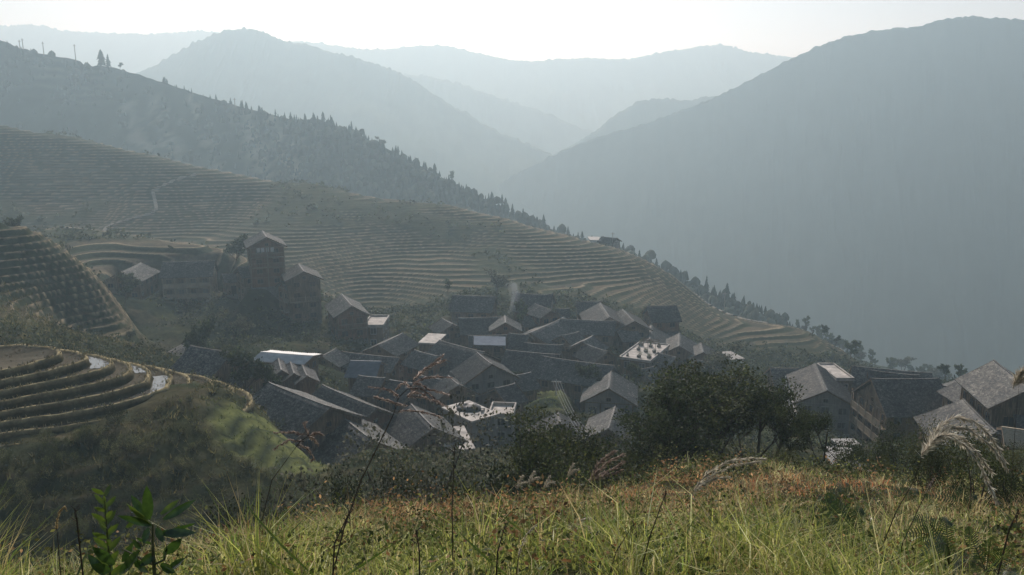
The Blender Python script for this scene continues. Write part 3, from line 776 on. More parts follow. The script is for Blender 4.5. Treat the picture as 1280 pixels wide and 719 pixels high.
HOUSES = {}
def build_house(key, A, B, W, pitch, wh, wall, label, name='timber_house', storey=2.5, bal=(), win=True, roofmat=None, over=.75, foot=M_stone, closed=False, curl=.10, skirt=(), balmat=None, frame=None, cat='house', group='houses of the hillside village'):
    c0 = (A + B) / 2; d = B - A; L = d.length; ang = math.atan2(d.y, d.x)
    p = R(pitch); hw = W / 2 - over; hl = L / 2 - .6
    ridge = wh + hw * math.tan(p) + .36
    base = A.z - ridge
    root = empty(name, (c0.x, c0.y, base), ang)
    tag(root, label, cat, group)
    HOUSES[key] = dict(root=root, L=L, W=W, ang=ang, base=base, c=c0, hw=hw, hl=hl)
    wm = WALLS[wall]
    # ground under the house
    ca, sa = math.cos(ang), math.sin(ang)
    gz = [G(c0.x + ca*sx*hl - sa*sy*hw, c0.y + sa*sx*hl + ca*sy*hw) for sx in (-1, 0, 1) for sy in (-1, 0, 1)]
    HOUSES[key]['gz'] = (min(gz) - base, max(gz) - base)
    # walls: pentagon prism
    tp = hw * math.tan(p)
    wb = MB()
    poly = [(-hw, 0), (hw, 0), (hw, wh), (0, wh + tp), (-hw, wh)]
    n = len(poly)
    vs = [(-hl, q[0], q[1]) for q in poly] + [(hl, q[0], q[1]) for q in poly]
    wb.add(vs, [tuple(range(n))[::-1], tuple(range(n, 2*n))] + [(i, (i+1) % n, (i+1) % n + n, i + n) for i in range(n)])
    wb.build('wall', wm, root)
    if min(gz) < base + .1:
        fb = MB(); fb.box(-hl - .1, hl + .1, -hw - .1, hw + .1, min(gz) - base - .6, .0)
        fb.build('foundation', foot, root)
    tiled_roof(L, W, p, ridge, root, roofmat, seed=len(HOUSES), curl=curl)
    to_cam = Vector((-c0.x, -c0.y, 0)).normalized()
    nst = max(1, int(round(wh / storey))); sh = wh / nst
    fm = frame or M_wood
    for side in ('+x', '-x', '+y', '-y'):
        o, al, nn, half = side_frame(side, hl, hw)
        wn_ = Vector((nn.x*ca - nn.y*sa, nn.x*sa + nn.y*ca, 0))
        if wn_.dot(to_cam) < -.05: continue
        gable = side in ('+x', '-x')
        # corner and bay posts, floor beams
        k = max(1, round(2 * half / 2.9))
        for i in range(k + 1):
            s = -half + 2 * half * i / k
            pb = MB(); obox(pb, o, al, nn, s - .1 if i else s - .085, s + .1 if i < k else s + .085, -.05, .085, 0, wh - .02)
            pb.build('post', fm, root)
        for st in range(nst):
            bb = MB(); obox(bb, o, al, nn, -half, half, -.05, .06, st*sh + sh - .14, st*sh + sh)
            bb.build('beam', fm, root)
            if win:
                for i in range(k):
                    s = -half + 2 * half * (i + .5) / k
                    if st == 0 and i == k // 2 and not gable:
                        db = MB(); obox(db, o, al, nn, s - .55, s + .55, -.02, .05, .0, 1.95)
                        dd = db.build('door', M_dark, root)
                    else:
                        add_window(root, o, al, nn, s, st*sh + .85, min(1.1, 2*half/k*.5), min(1.05, sh*.42), fm)
        if gable and tp > 1.2 and win:
            add_window(root, o, al, nn, 0, wh + .25, .6, .55, fm)
        for (bs_, lev) in bal:
            if bs_ == side:
                add_balcony(root, o, al, nn, half, lev * sh, 1.0, balmat or fm, closed)
        for (bs_, zz, dep) in skirt:
            if bs_ == side:
                mb = MB()
                P = [o + al*s + nn*t + Vector((0, 0, z)) for (s, t, z) in ((-half-.4, .0, zz), (half+.4, .0, zz), (half+.4, dep, zz - dep*.5), (-half-.4, dep, zz - dep*.5))]
                Q = [q - Vector((0, 0, .12)) for q in P]
                mb.add(P + Q, [(0,3,2,1),(4,5,6,7),(0,1,5,4),(1,2,6,5),(2,3,7,6),(3,0,4,7)])
                mb.build('pent_roof', M_tile, root)
    return root

def build_flat(key, c0, L, D, ang, wh, wall, label, name='concrete_house', parapet=.0, top=None, win=True, storey=2.7, group='houses of the hillside village'):
    """flat-roofed block"""
    base = c0.z - wh
    root = empty(name, (c0.x, c0.y, base), ang); tag(root, label, 'house', group)
    hl, hw = L / 2, D / 2
    ca, sa = math.cos(ang), math.sin(ang)
    gz = [G(c0.x + ca*sx*hl - sa*sy*hw, c0.y + sa*sx*hl + ca*sy*hw) for sx in (-1, 0, 1) for sy in (-1, 0, 1)]
    HOUSES[key] = dict(root=root, L=L, W=D, ang=ang, base=base, c=c0, hw=hw, hl=hl, gz=(min(gz)-base, max(gz)-base))
    MB().box(-hl, hl, -hw, hw, 0, wh - .25).build('wall', WALLS[wall], root)
    MB().box(-hl - .2, hl + .2, -hw - .2, hw + .2, wh - .25, wh).build('roof_slab', top or M_conc, root)
    if parapet:
        for (x0, x1, y0, y1) in ((-hl-.2, hl+.2, -hw-.2, -hw), (-hl-.2, hl+.2, hw, hw+.2), (-hl-.2, -hl, -hw, hw), (hl, hl+.2, -hw, hw)):
            MB().box(x0, x1, y0, y1, wh, wh + parapet).build('parapet', top or M_conc, root)
    if min(gz) < base + .1:
        MB().box(-hl - .05, hl + .05, -hw - .05, hw + .05, min(gz) - base - .6, 0).build('foundation', M_stone, root)
    nst = max(1, round(wh / storey)); sh = wh / nst
    to_cam = Vector((-c0.x, -c0.y, 0)).normalized()
    if win:
        for side in ('+x', '-x', '+y', '-y'):
            o, a, n, half = side_frame(side, hl, hw)
            w_ = Vector((n.x*ca - n.y*sa, n.x*sa + n.y*ca, 0))
            if w_.dot(to_cam) < -.05: continue
            k = max(1, round(2*half/3))
            for st in range(nst):
                for i in range(k):
                    add_window(root, o, a, n, -half + 2*half*(i+.5)/k, st*sh + .9, 1.1, 1.2, M_conc)
    return root


_mk = lambda v: WALLS[v] if isinstance(v, str) else v
for kind_, key, args, kw in SPECS:
    kw = {k: (_mk(v) if k in ('roofmat', 'balmat', 'frame', 'top') else v) for k, v in kw.items()}
    (build_house if kind_ == 'g' else build_flat)(key, *args, **kw)
# ------------------------------------------------------------------ near-left knoll: stacked rice terraces, one part per step
M_step = attr_mat('paddy_earth', 3.0, .6, 1.4, rough=1, spec=.08, bumps=(.5, .08))
def water_mat():
    m, nt, bs = nodes_of('paddy_water')
    n = noise_node(nt, 6, 3, .5)
    r = ramp_node(nt, n.outputs[0], [(.4, (.05, .05, .045)), (.6, (.12, .11, .09))])
    nt.links.new(r.outputs[0], bs.inputs['Base Color'])
    bs.inputs['Roughness'].default_value = .16; bs.inputs['Specular IOR Level'].default_value = .8
    bump(nt, bs, n.outputs[0], .12, .03)
    return m
M_water = water_mat()
M_straw = simple_mat('dry_straw', (.14, .125, .055), (.36, .30, .17), 5, .9, .2, .3)
knoll = empty('terraced_knoll', (-51.0, 71, -21.3), .30)
tag(knoll, 'stacked rice terraces curving round the knoll on the near left', 'terraces', kind='structure')
NL, NT = 10, 240
th = np.linspace(0, 2*math.pi, NT, endpoint=False)
ct, st_ = np.cos(th), np.sin(th)
def knoll_r(k):
    # tread grows wider on the right-hand end, narrow on the face toward the camera
    k = float(k)
    ax = np.where(ct > 0, 8.2 + 1.85 * k, 30 + 1.0 * k)
    ay = np.where(st_ > 0, 5.5 + .8 * k, 5.2 + 1.08 * k)
    r = 1 / np.sqrt((ct / ax) ** 2 + (st_ / ay) ** 2)
    return r * (1 + .055 * np.sin(3 * th + .35 * k) + .02 * np.sin(7 * th + k * .9)) + .42 * fbm(ct * 5 + k * .55, st_ * 5, 3, 13)
RISE = .64
for k in range(NL):
    z0 = -RISE * k
    r_in = knoll_r(k - 1) if k else np.zeros(NT)
    r_out = knoll_r(k)
    rough = lambda a, f, s: a * fbm(ct * r_out * f, st_ * r_out * f, 3, s + k)
    rings = []
    cols_ = []
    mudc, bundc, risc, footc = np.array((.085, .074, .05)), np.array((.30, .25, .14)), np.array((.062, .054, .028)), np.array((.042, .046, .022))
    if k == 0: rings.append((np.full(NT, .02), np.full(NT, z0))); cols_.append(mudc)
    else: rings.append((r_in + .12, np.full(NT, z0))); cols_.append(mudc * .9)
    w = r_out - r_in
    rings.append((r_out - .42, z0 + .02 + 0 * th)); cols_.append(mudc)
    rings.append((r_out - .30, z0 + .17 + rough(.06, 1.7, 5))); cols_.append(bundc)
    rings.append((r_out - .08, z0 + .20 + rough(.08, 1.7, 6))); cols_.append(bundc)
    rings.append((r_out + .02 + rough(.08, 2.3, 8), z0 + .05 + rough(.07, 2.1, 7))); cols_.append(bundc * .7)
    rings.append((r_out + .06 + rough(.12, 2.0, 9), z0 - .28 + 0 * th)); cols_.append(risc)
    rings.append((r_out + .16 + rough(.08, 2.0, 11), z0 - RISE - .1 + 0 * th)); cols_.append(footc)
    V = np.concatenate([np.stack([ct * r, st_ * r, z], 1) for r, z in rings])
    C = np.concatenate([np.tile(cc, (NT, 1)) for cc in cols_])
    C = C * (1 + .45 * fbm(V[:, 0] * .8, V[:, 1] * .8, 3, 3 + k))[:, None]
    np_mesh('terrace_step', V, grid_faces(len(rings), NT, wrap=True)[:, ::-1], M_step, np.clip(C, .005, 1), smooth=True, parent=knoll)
    # flooded strips at the right-hand end
    def strip(t0, t1, inner, name, mat, dz):
        ii = np.where((th >= t0) & (th <= t1))[0]
        if t0 < 0: ii = np.concatenate([np.where(th >= t0 + 2*math.pi)[0], np.where(th <= t1)[0]])
        a = np.stack([ct[ii]*(r_in[ii]+inner), st_[ii]*(r_in[ii]+inner), np.full(len(ii), z0+dz)], 1)
        b = np.stack([ct[ii]*(r_out[ii]-.4), st_[ii]*(r_out[ii]-.4), np.full(len(ii), z0+dz)], 1)
        np_mesh(name, np.concatenate([a, b]), grid_faces(2, len(ii)), mat, parent=knoll)
    if k in (1, 2, 4, 5):
        strip(*{1: (.45, .9), 2: (-.1, .7), 4: (.05, .4), 5: (-.35, .1)}[k], .22, 'water', M_water, .045)
    # rows of rice stubble on the treads and a rough straw fringe on the bund
    sb = []; sf = []
    m_ = int(r_out.mean() * 2 * math.pi * 8.0)
    rr = np.random.default_rng(50 + k)
    for i in range(m_):
        j = rr.integers(0, NT); f = rr.random()
        on_bund = rr.random() < .6
        r = r_out[j] - .18 + rr.normal() * .08 if on_bund else r_in[j] + .2 + (w[j] - .6) * f
        p = np.array((ct[j]*r + rr.normal()*.15, st_[j]*r + rr.normal()*.15, z0 + (.18 if on_bund else 0)))
        hgt = rr.uniform(.12, .34) if on_bund else rr.uniform(.08, .2)
        for q in range(3):
            an = rr.uniform(0, 6.28); d = np.array((math.cos(an), math.sin(an), 0)) * .05
            tip = p + np.array((rr.normal()*.08, rr.normal()*.08, hgt)); n0 = len(sb)
            sb += [p - d, p + d, tip]; sf.append((n0, n0+1, n0+2))
    o = np_mesh('stubble', np.array(sb), np.array(sf), M_straw, parent=knoll); o['kind'] = 'stuff'
# ------------------------------------------------------------------ foliage helpers
def leaf_quads(P, size, r, colors, up=.25, aspect=.55, droop=0.0):
    """one folded diamond leaf at every point"""
    n = len(P)
    d = r.normal(size=(n, 3)); d[:, 2] = d[:, 2] * .7 + up - droop; d /= np.linalg.norm(d, axis=1)[:, None]
    q = r.normal(size=(n, 3)); s = np.cross(d, q); s /= np.linalg.norm(s, axis=1)[:, None] + 1e-9
    nn = np.cross(d, s)
    L = (np.asarray(size) * np.ones(n))[:, None]
    a = P; b = P + d*L*.5 + s*L*aspect*.5 + nn*L*.06; c_ = P + d*L; e = P + d*L*.5 - s*L*aspect*.5 + nn*L*.06
    V = np.stack([a, b, c_, e], 1).reshape(-1, 3)
    Fq = np.arange(4*n).reshape(-1, 4)
    return V, Fq, np.repeat(colors, 4, 0)
def leaf_cols(n, r, ca, cb, jit=.25):
    t = r.random((n, 1)); cc = np.array(ca)*(1-t) + np.array(cb)*t
    return np.clip(cc*(1 + jit*r.normal(size=(n, 1))), .004, .9)

def tree_meshes(seed, height, spread, nl=2600, leaf=.16, ca=(.03,.05,.015), cb=(.085,.105,.03), trunk_r=.1, stems=1, crown0=.35, name='tree', flat=.6):
    r = np.random.default_rng(seed); rd = random.Random(seed)
    mb = MB(); tips = []
    def branch(p, d, length, rad, depth):
        pts = [p]; n = 4
        for i in range(n):
            d = (d + Vector((rd.gauss(0, .16), rd.gauss(0, .16), rd.gauss(.06, .1)))).normalized()
            pts.append(pts[-1] + d*length/n)
        mb.tube(pts, [rad*(1-.55*i/n) for i in range(n+1)], 5 if depth < 2 else 3)
        if depth >= 3 or length < height*.08: tips.append(pts[-1]); tips.append(pts[2]); return
        for k in range(rd.randint(3, 4)):
            f = rd.uniform(.45, 1); i = min(n, int(f*n)); an = rd.uniform(0, 6.283)
            side = Vector((math.cos(an), math.sin(an), rd.uniform(.1, flat))).normalized()
            branch(pts[i], (d*.45 + side*.8).normalized(), length*rd.uniform(.45, .68), rad*.5, depth+1)
        if depth >= 1: tips.append(pts[-1])
    for s in range(stems):
        an = rd.uniform(0, 6.283); off = .14*height*(stems > 1)
        branch(Vector((math.cos(an)*off*.4, math.sin(an)*off*.4, -.35)), Vector((math.cos(an)*.22*(stems > 1), math.sin(an)*.22*(stems > 1), 1)), height*rd.uniform(.5, .62), trunk_r*rd.uniform(.8, 1.1), 0)
    T = np.array([tuple(t) for t in tips])
    T[:, :2] *= spread / max(1e-6, np.percentile(np.hypot(T[:, 0], T[:, 1]), 92))
    T = T[T[:, 2] > height*crown0*.6]
    top = T[:, 2].max(); sc = height / top
    trunk = mb.mesh('trunk', M_bark)
    co = np.empty(len(trunk.vertices)*3); trunk.vertices.foreach_get('co', co); co = co.reshape(-1, 3); co[:, 2] *= sc
    w = np.clip(co[:, 2]/height, 0, 1)[:, None]
    rr_ = np.percentile(np.hypot(*np.array([tuple(t)[:2] for t in tips]).T), 92)
    co[:, :2] *= (1-w) + w*spread/max(rr_, 1e-6)
    trunk.vertices.foreach_set('co', co.ravel()); trunk.update()
    T[:, 2] *= sc
    idx = r.integers(0, len(T), nl)
    cl = r.normal(size=(nl, 3)) * np.array((1, 1, .6)) * spread * .085
    P = T[idx] + cl
    # each clump has its own tone
    tone = np.clip(r.normal(1, .28, len(T)), .45, 1.7)[idx][:, None]
    cc = leaf_cols(nl, r, ca, cb) * tone
    V, Fq, C = leaf_quads(P, leaf*r.uniform(.6, 1.4, nl), r, cc)
    o = np_mesh('crown', V, Fq, M_leaf, C); crown = o.data; bpy.data.objects.remove(o)
    return trunk, crown
def plant_tree(name, meshes, loc, h_scale, rz, label, cat='tree', group=None, sxy=None):
    root = empty(name, loc, rz)
    root.scale = ((sxy or h_scale), (sxy or h_scale), h_scale)
    tag(root, label, cat, group)
    for nm, me in zip(('trunk', 'crown'), meshes):
        link_mesh(nm, me, None, root)
    return root
def bush_mesh(seed, nl=700, leaf=.12, ca=(.03,.05,.018), cb=(.10,.115,.045), lob=9):
    """shrub of unit height and about unit radius: leaves over several lumps, with stems"""
    r = np.random.default_rng(seed)
    L = r.normal(size=(lob, 3)) * np.array((.42, .42, .16)) + np.array((0, 0, .52)); rad = r.uniform(.2, .42, lob)
    i = r.integers(0, lob, nl)
    d = r.normal(size=(nl, 3)); d /= np.linalg.norm(d, axis=1)[:, None]
    P = L[i] + d*(rad[i]*r.uniform(.55, 1.08, nl))[:, None]
    P[:, 2] = np.maximum(P[:, 2], .02 + r.random(nl)*.1)
    cc = leaf_cols(nl, r, ca, cb) * np.clip(r.normal(1, .25, lob), .5, 1.6)[i][:, None]
    V, Fq, C = leaf_quads(P, leaf*r.uniform(.6, 1.4, nl), r, cc)
    o = np_mesh('crown', V, Fq, M_leaf, C); me = o.data; bpy.data.objects.remove(o)
    mb = MB()
    for k in range(lob):
        mb.tube([(r.normal()*.06, r.normal()*.06, -.15), (L[k][0]*.5, L[k][1]*.5, L[k][2]*.55), tuple(L[k])], [.022, .015, .007], 4)
    return mb.mesh('stem', M_bark), me

# ------------------------------------------------------------------ trees on the brow below the meadow
TA = [tree_meshes(11, 6.5, 2.5, 4200, .125, (.022,.034,.014), (.060,.072,.024), .10, 2, crown0=.5),
      tree_meshes(12, 7.0, 2.5, 5000, .125, (.022,.034,.014), (.062,.076,.026), .11, 1, crown0=.5),
      tree_meshes(13, 6.0, 2.6, 7500, .12, (.028,.042,.014), (.085,.090,.028), .10, 2, crown0=.2),
      tree_meshes(14, 5.5, 1.7, 1900, .12, (.02,.03,.012), (.05,.062,.022), .08, 1, crown0=.5),
      tree_meshes(15, 6.0, 2.8, 6000, .12, (.05,.058,.035), (.15,.155,.10), .11, 2, crown0=.15)]
def on_brow(px, Y, py_top):
    """ground point under a pixel column at distance Y, and the height that reaches py_top"""
    p = at(px, py_top, Y); g = G(p.x, p.y)
    return Vector((p.x, p.y, g)), max(.6, p.z - g)
brow = [(796,40,526,3,1.0,'thin tree leaning at the left end of the dark clump on the brow'),
        (818,41,482,0,1.0,'open-crowned tree with bare twin stems left in the dark clump'),
        (846,43,466,1,1.0,'tallest tree of the left half of the dark clump'),
        (872,42,480,0,.95,'twin-stemmed tree in the middle of the dark clump'),
        (900,46,468,2,1.05,'bushy olive-green tree right of the middle of the dark clump'),
        (932,47,463,2,1.2,'broadest dense tree on the right of the dark clump'),
        (952,46,474,1,.95,'dense dark tree at the right end of the dark clump'),
        (966,43,496,2,.7,'low round tree closing the dark clump on the right'),
        (1037,36,520,1,.9,'lone dark tree in front of the glaring yard wall'),
        (858,38,520,3,.9,'slim dark sapling in front of the dark clump'),
        (776,39,545,2,.8,'low dark tree at the foot of the thin leaning tree'),
        (672,36,530,2,.9,'small yellowish-green tree below the garden terraces'),
        (634,34,520,0,1.1,'dark feathery tree right of the silvery shrub'),
        (708,34,540,2,.9,'small dense tree beside the yellowish-green one'),
        (745,36,560,3,1.0,'dark sapling at the left foot of the tree clump')]
for i, (px, Y, top, v, sx, lab) in enumerate(brow):
    g, h = on_brow(px, Y, top)
    base_h = (6.5, 7.0, 6.0, 5.5, 6.0)[v]
    plant_tree('broadleaf_tree', TA[v], g, h / base_h, i * 1.7, lab, group='trees on the brow below the meadow', sxy=h / base_h * sx)
# shrubs on the brow
BA = [bush_mesh(21, 6500, .032, (.03,.036,.022), (.13,.13,.10)), bush_mesh(22, 5500, .034, (.028,.045,.015), (.085,.10,.03)),
      bush_mesh(23, 5500, .033, (.04,.052,.018), (.13,.13,.05)), bush_mesh(24, 5000, .035, (.018,.026,.012), (.05,.058,.025))]
shrubs = [(508,24,548,0,1.15,'silvery glinting shrub below the nearest gable house'), (548,25,578,2,1.0,'grey-green shrub at the right foot of the silvery shrub'),
          (470,23,600,3,.9,'dark shrub at the left foot of the silvery shrub'), (590,27,570,3,1.1,'dark shrub between the silvery shrub and the feathery tree'),
          (1165,17,556,3,.75,'black-shadowed round shrub under the arching silver plumes'), (1105,24,572,2,1.0,'olive shrub left of the black-shadowed shrub'),
          (1060,27,566,1,.9,'dark green shrub by the glaring yard'), (985,27,556,2,.8,'grey-green shrub at the right end of the russet grass'),
          (1230,16,560,1,1.0,'tangled green shrub under the silver plumes'), (1275,14,575,3,.9,'dark shrub cut by the right side of the view'),
          (1190,30,520,2,1.1,'pale olive shrub in front of the large mottled-roof house'), (1130,32,545,1,1.2,'green bush below the dark front of the large house'),
          (1085,34,540,3,1.0,'dark bush beside the stone path right of the lone tree'), (1255,24,545,2,1.3,'spreading olive bush below the sunlit board roof'),
          (820,33,570,2,1.2,'pale-leaved bush at the foot of the open-crowned tree'),
          (400,27,600,3,1.0,'dark shrub on the slope below the long mossy roof'), (620,30,580,2,1.0,'pale shrub at the foot of the feathery tree'),
          (690,28,585,1,1.0,'green shrub at the meadow edge below the small dense tree'), (330,22,640,3,1.0,'dark scrub at the left brow of the meadow'), (260,19,650,3,1.2,'dark scrub behind the glossy-leaved plant')]
for i, (px, Y, top, v, sx, lab) in enumerate(shrubs):
    g, h = on_brow(px, Y, top)
    h = min(h, 5.5)
    root = empty('shrub', g, i * 2.1); root.scale = (h*.62*sx, h*.62*sx, h); tag(root, lab, 'shrub', 'shrubs on the brow')
    link_mesh('stem', BA[v][0], None, root); link_mesh('foliage', BA[v][1], None, root)

# separate bushes on the shaded slope below the knoll
rb_ = np.random.default_rng(515)
BR = [bush_mesh(25, 2600, .05, (.04,.055,.018), (.12,.13,.045)), bush_mesh(26, 2600, .05, (.06,.07,.028), (.18,.18,.08)), bush_mesh(27, 2400, .052, (.016,.024,.010), (.05,.058,.024))]
for i in range(90):
    x, y = rb_.uniform(-46, -13), rb_.uniform(52, 67)
    u0, v0 = x + 51.0, y - 71; u_ = u0*.955 + v0*.296; v_ = -u0*.296 + v0*.955
    if (u_/21)**2 + (v_/13.5)**2 < 1: continue
    if ground(np.array([x]), np.array([y]))[1]['m4'][0] > .3: continue
    h = rb_.uniform(.5, 1.7); v = int(rb_.integers(0, 3))
    root = empty('bush', (x, y, G(x, y) - .1), rb_.uniform(0, 6)); root.scale = (h*.8, h*.8, h)
    tag(root, ['mid-green bush on the shaded slope below the terraced knoll', 'pale olive bush on the shaded slope below the terraced knoll', 'blackish bush on the shaded slope below the terraced knoll'][v], 'bush', 'bushes on the shaded ravine slope')
    link_mesh('stem', BR[v][0], None, root); link_mesh('foliage', BR[v][1], None, root)

# ------------------------------------------------------------------ trees among the houses and on the hillside
TV = [tree_meshes(31, 6, 2.6, 2600, .34, (.04,.048,.028), (.13,.13,.085), .12, 2, crown0=.15), tree_meshes(32, 7, 2.6, 2600, .34, (.022,.034,.016), (.06,.075,.03), .12, 1, crown0=.2),
      tree_meshes(33, 6, 1.8, 1800, .32, (.04,.055,.022), (.10,.12,.045), .1, 1, crown0=.15)]
vt = [(294,142,388,430,0,'pale round-crowned tree standing in the ravine below the red tower'), (290,190,296,335,1,'dark tree between the terraced mound and the red tower'), (152,166,345,378,1,'dark tree in front of the barn'),
      (308,104,440,490,1,'dark tree left of the saw-tooth gables'), (342,106,452,490,1,'slim dark tree in front of the white sheet roof'), (655,172,378,402,2,'small tree between the inn and the flared-eave house'),
      (690,178,384,402,2,'small tree right of the flared-eave house'), (738,130,462,505,1,'dark tree right of the garden terraces'), (650,120,500,540,2,'tree at the left edge of the garden terraces'), (580,192,365,400,2,'pale tree left of the tall inn'),
      (12,158,272,302,1,'dark pointed tree on the left hillside crest'), (40,155,288,305,0,'pale bushy tree on the left hillside crest'), (68,152,292,312,0,'second pale tree on the left hillside crest'), (215,196,318,345,1,'small dark tree on the terraced mound'),
      (165,130,430,460,0,'pale bush-like tree at the top of the knoll'), (245,128,400,440,1,'dark tree deep in the ravine'), (880,150,440,490,0,'pale tree right of the shop-front house'), (905,160,430,470,0,'pale tree below the terraced spur'),
      (800,135,455,500,1,'dark tree below the glaring roof terrace'), (645,136,462,490,1,'dark tree between the grey-walled house and the long roof'), (1045,222,420,452,1,'dark tree at the tip of the terraced spur'), (1030,224,408,440,1,'dark tree on the edge of the terraced spur'),
      (1062,205,425,470,2,'tree below the tip of the terraced spur'), (1185,170,455,490,1,'hazy tree behind the black shaded roof'), (1205,180,458,490,2,'hazy tree beside the steep corner house'), (620,212,335,372,0,'pale tree behind the tall inn'),
      (560,214,348,380,2,'bushy tree at the foot of the terraced hill'), (700,150,446,470,1,'dark tree behind the garden terraces'), (430,150,425,450,1,'dark tree below the brown gable house'), (750,112,520,560,1,'dark tree below the light grey gable')]
for i, (px, Y, top, bot, v, lab) in enumerate(vt):
    p = at(px, top, Y); g = G(p.x, p.y); b = at(px, bot, Y).z
    h = max(2.0, min(p.z - g, 16)); base_h = (6, 7, 6)[v]
    vis = max(3.0, (p.z - b) * 1.15); s = h / base_h
    plant_tree('broadleaf_tree', TV[v], (p.x, p.y, g), s, i * 1.3, lab, group='trees among the village houses', sxy=min(s, vis / base_h * 1.2))

# ------------------------------------------------------------------ conifers: one mesh each of a few kinds
def conifer_mesh(seed, tiers=7, n=8, h=1.0, w=.23, name='conifer'):
    rd = random.Random(seed); mb = MB()
    for t in range(tiers):
        f = t / tiers
        z0 = h*(.14 + .86*f); z1 = min(h, z0 + h*(.30 - .12*f)); r = w*h*(1 - f)**.85*rd.uniform(.8, 1.2) + .012
        ring = []; a0 = rd.uniform(0, 6)
        for k in range(n):
            a = a0 + 6.283*k/n; q = r*(1.15 if k % 2 else .62)*rd.uniform(.75, 1.2)
            ring.append((math.cos(a)*q, math.sin(a)*q, z0 - r*.35*(k % 2)))
        mb.add(ring + [(rd.gauss(0, .006), rd.gauss(0, .006), z1)], [(k, (k+1) % n, n) for k in range(n)])
    me = mb.mesh('crown', M_conifer)
    ca = me.color_attributes.new('Col', 'FLOAT_COLOR', 'POINT')
    c4 = np.ones((len(me.vertices), 4), np.float32); c4[:, :3] = np.array((.028, .042, .024))*np.random.default_rng(seed).uniform(.7, 1.4, (len(me.vertices), 1)); ca.data.foreach_set('color', c4.ravel())
    tk = MB().tube([(0, 0, -.08), (0, 0, .5*h), (0, 0, .9*h)], [.018, .012, .004], 4).mesh('trunk', M_bark)
    return tk, me
CN = [conifer_mesh(41), conifer_mesh(42, 6, 8, 1, .17), conifer_mesh(43, 8, 8, 1, .28)]
crest_row = int(np.argmin(np.abs(np.linspace(0, 1, 64) - 1)))       # RV row index of the crest
CR = RV[63]                                                          # crest points of the wooded ridge
def crest_at(px):
    q = np.array([px_of(p)[0] for p in CR]); i = int(np.argmin(np.abs(q - px))); return CR[i]
rr = np.random.default_rng(77)
sky_px = list(np.concatenate([[203, 206, 212, 217, 221, 226, 233], np.arange(240, 300, 8), np.arange(300, 350, 4.5), np.arange(366, 422, 4.2), np.arange(436, 520, 5.0), np.arange(520, 700, 5.5), np.arange(700, 1060, 9)]))
for px in sky_px:
    px = px + rr.normal()*3.0
    p = crest_at(px); v = rr.integers(0, 3); h = .76*(rr.uniform(3.0, 8.5)*rr.choice([.7, 1, 1, 1.25]) if px > 300 else rr.uniform(2.5, 7))
    o = empty('conifer', (p[0], p[1] - rr.uniform(0, 6), p[2] - .8), rr.uniform(0, 6)); o.scale = (h*.95, h*.95, h)
    tag(o, 'small dark conifer in the row along the wooded ridge skyline', 'conifer', 'conifers along the ridge skyline')
    link_mesh('trunk', CN[v][0], None, o); link_mesh('crown', CN[v][1], None, o)
for px, h, v, lab, sx in ((131, 12.5, 2, 'tallest dark pine standing alone on the upper left ridge', 1.1), (138, 10, 1, 'slightly shorter pine touching the tallest pine on the ridge', 1.2)):
    p = crest_at(px); o = empty('pine_tree', (p[0], p[1] - 4, p[2] - 1), px); o.scale = (h*sx, h*sx, h); tag(o, lab, 'pine')
    link_mesh('trunk', CN[v][0], None, o); link_mesh('crown', CN[v][1], None, o)
for px, h, lab, v in ((153, 6, 'small round tree right of the two pines on the ridge', 1), (565, 9, 'tall lone tree rising above the ridge forest', 2), (478, 7, 'bare-topped tree rising from the ridge skyline', 0)):
    p = crest_at(px); plant_tree('ridge_tree', TV[v], (p[0], p[1] - 5, p[2] - 1), h / (6, 7, 6)[v], px, lab)
for k, (px, h) in enumerate(((617, 8), (627, 9.5), (634, 8.5), (641, 7), (880, 8.5), (906, 9))):
    p = crest_at(px); o = empty('conifer', (p[0], p[1] - 3, p[2] - 1), px); o.scale = (h*.85, h*.85, h)
    tag(o, ['tall pointed conifer of the group where the ridge meets the right mountain', 'dark pointed conifer above the lower end of the ridge'][k > 3], 'conifer', 'pointed conifers on the lower ridge')
    link_mesh('trunk', CN[k % 3][0], None, o); link_mesh('crown', CN[k % 3][1], None, o)
for px, hh, lab in ((28, 7, 'left of two paired utility poles on the bare upper ridge'), (33, 8, 'right of two paired utility poles on the bare upper ridge'), (57, 9.5, 'utility pole standing between the paired poles and the tallest pole'), (98, 12, 'tallest thin utility pole, just left of the two pines'), (294, 6, 'short pole among the skyline conifers right of the pines')):
    p = crest_at(px); o = empty('utility_pole', (p[0], p[1] - 3, p[2] - 1)); tag(o, lab, 'pole', 'utility poles on the upper ridge')
    MB().tube([(0, 0, 0), (0, 0, hh)], [.28, .22], 6).build('pole', M_wood, o); MB().box(-.9, .9, -.12, .12, hh - 1.2, hh - .9).build('crossarm', M_wood, o)
# hazy trees where the ridge falls away behind the right-hand houses
for k in range(46):
    px = 985 + k*5.6 + rr.normal()*3; p = crest_at(px); v = int(rr.choice([1, 2, 2, 0])); h = rr.uniform(3.5, 8.5)
    o = plant_tree('hazy_tree', TV[v], (p[0] + rr.normal()*2, p[1] - rr.uniform(0, 14), p[2] - 1.2), h / (6, 7, 6)[v], rr.uniform(0, 6), 'hazy tree on the slope falling away behind the right-hand roofs', group='hazy trees behind the right-hand roofs', sxy=h / (6, 7, 6)[v]*rr.uniform(.8, 1.2))
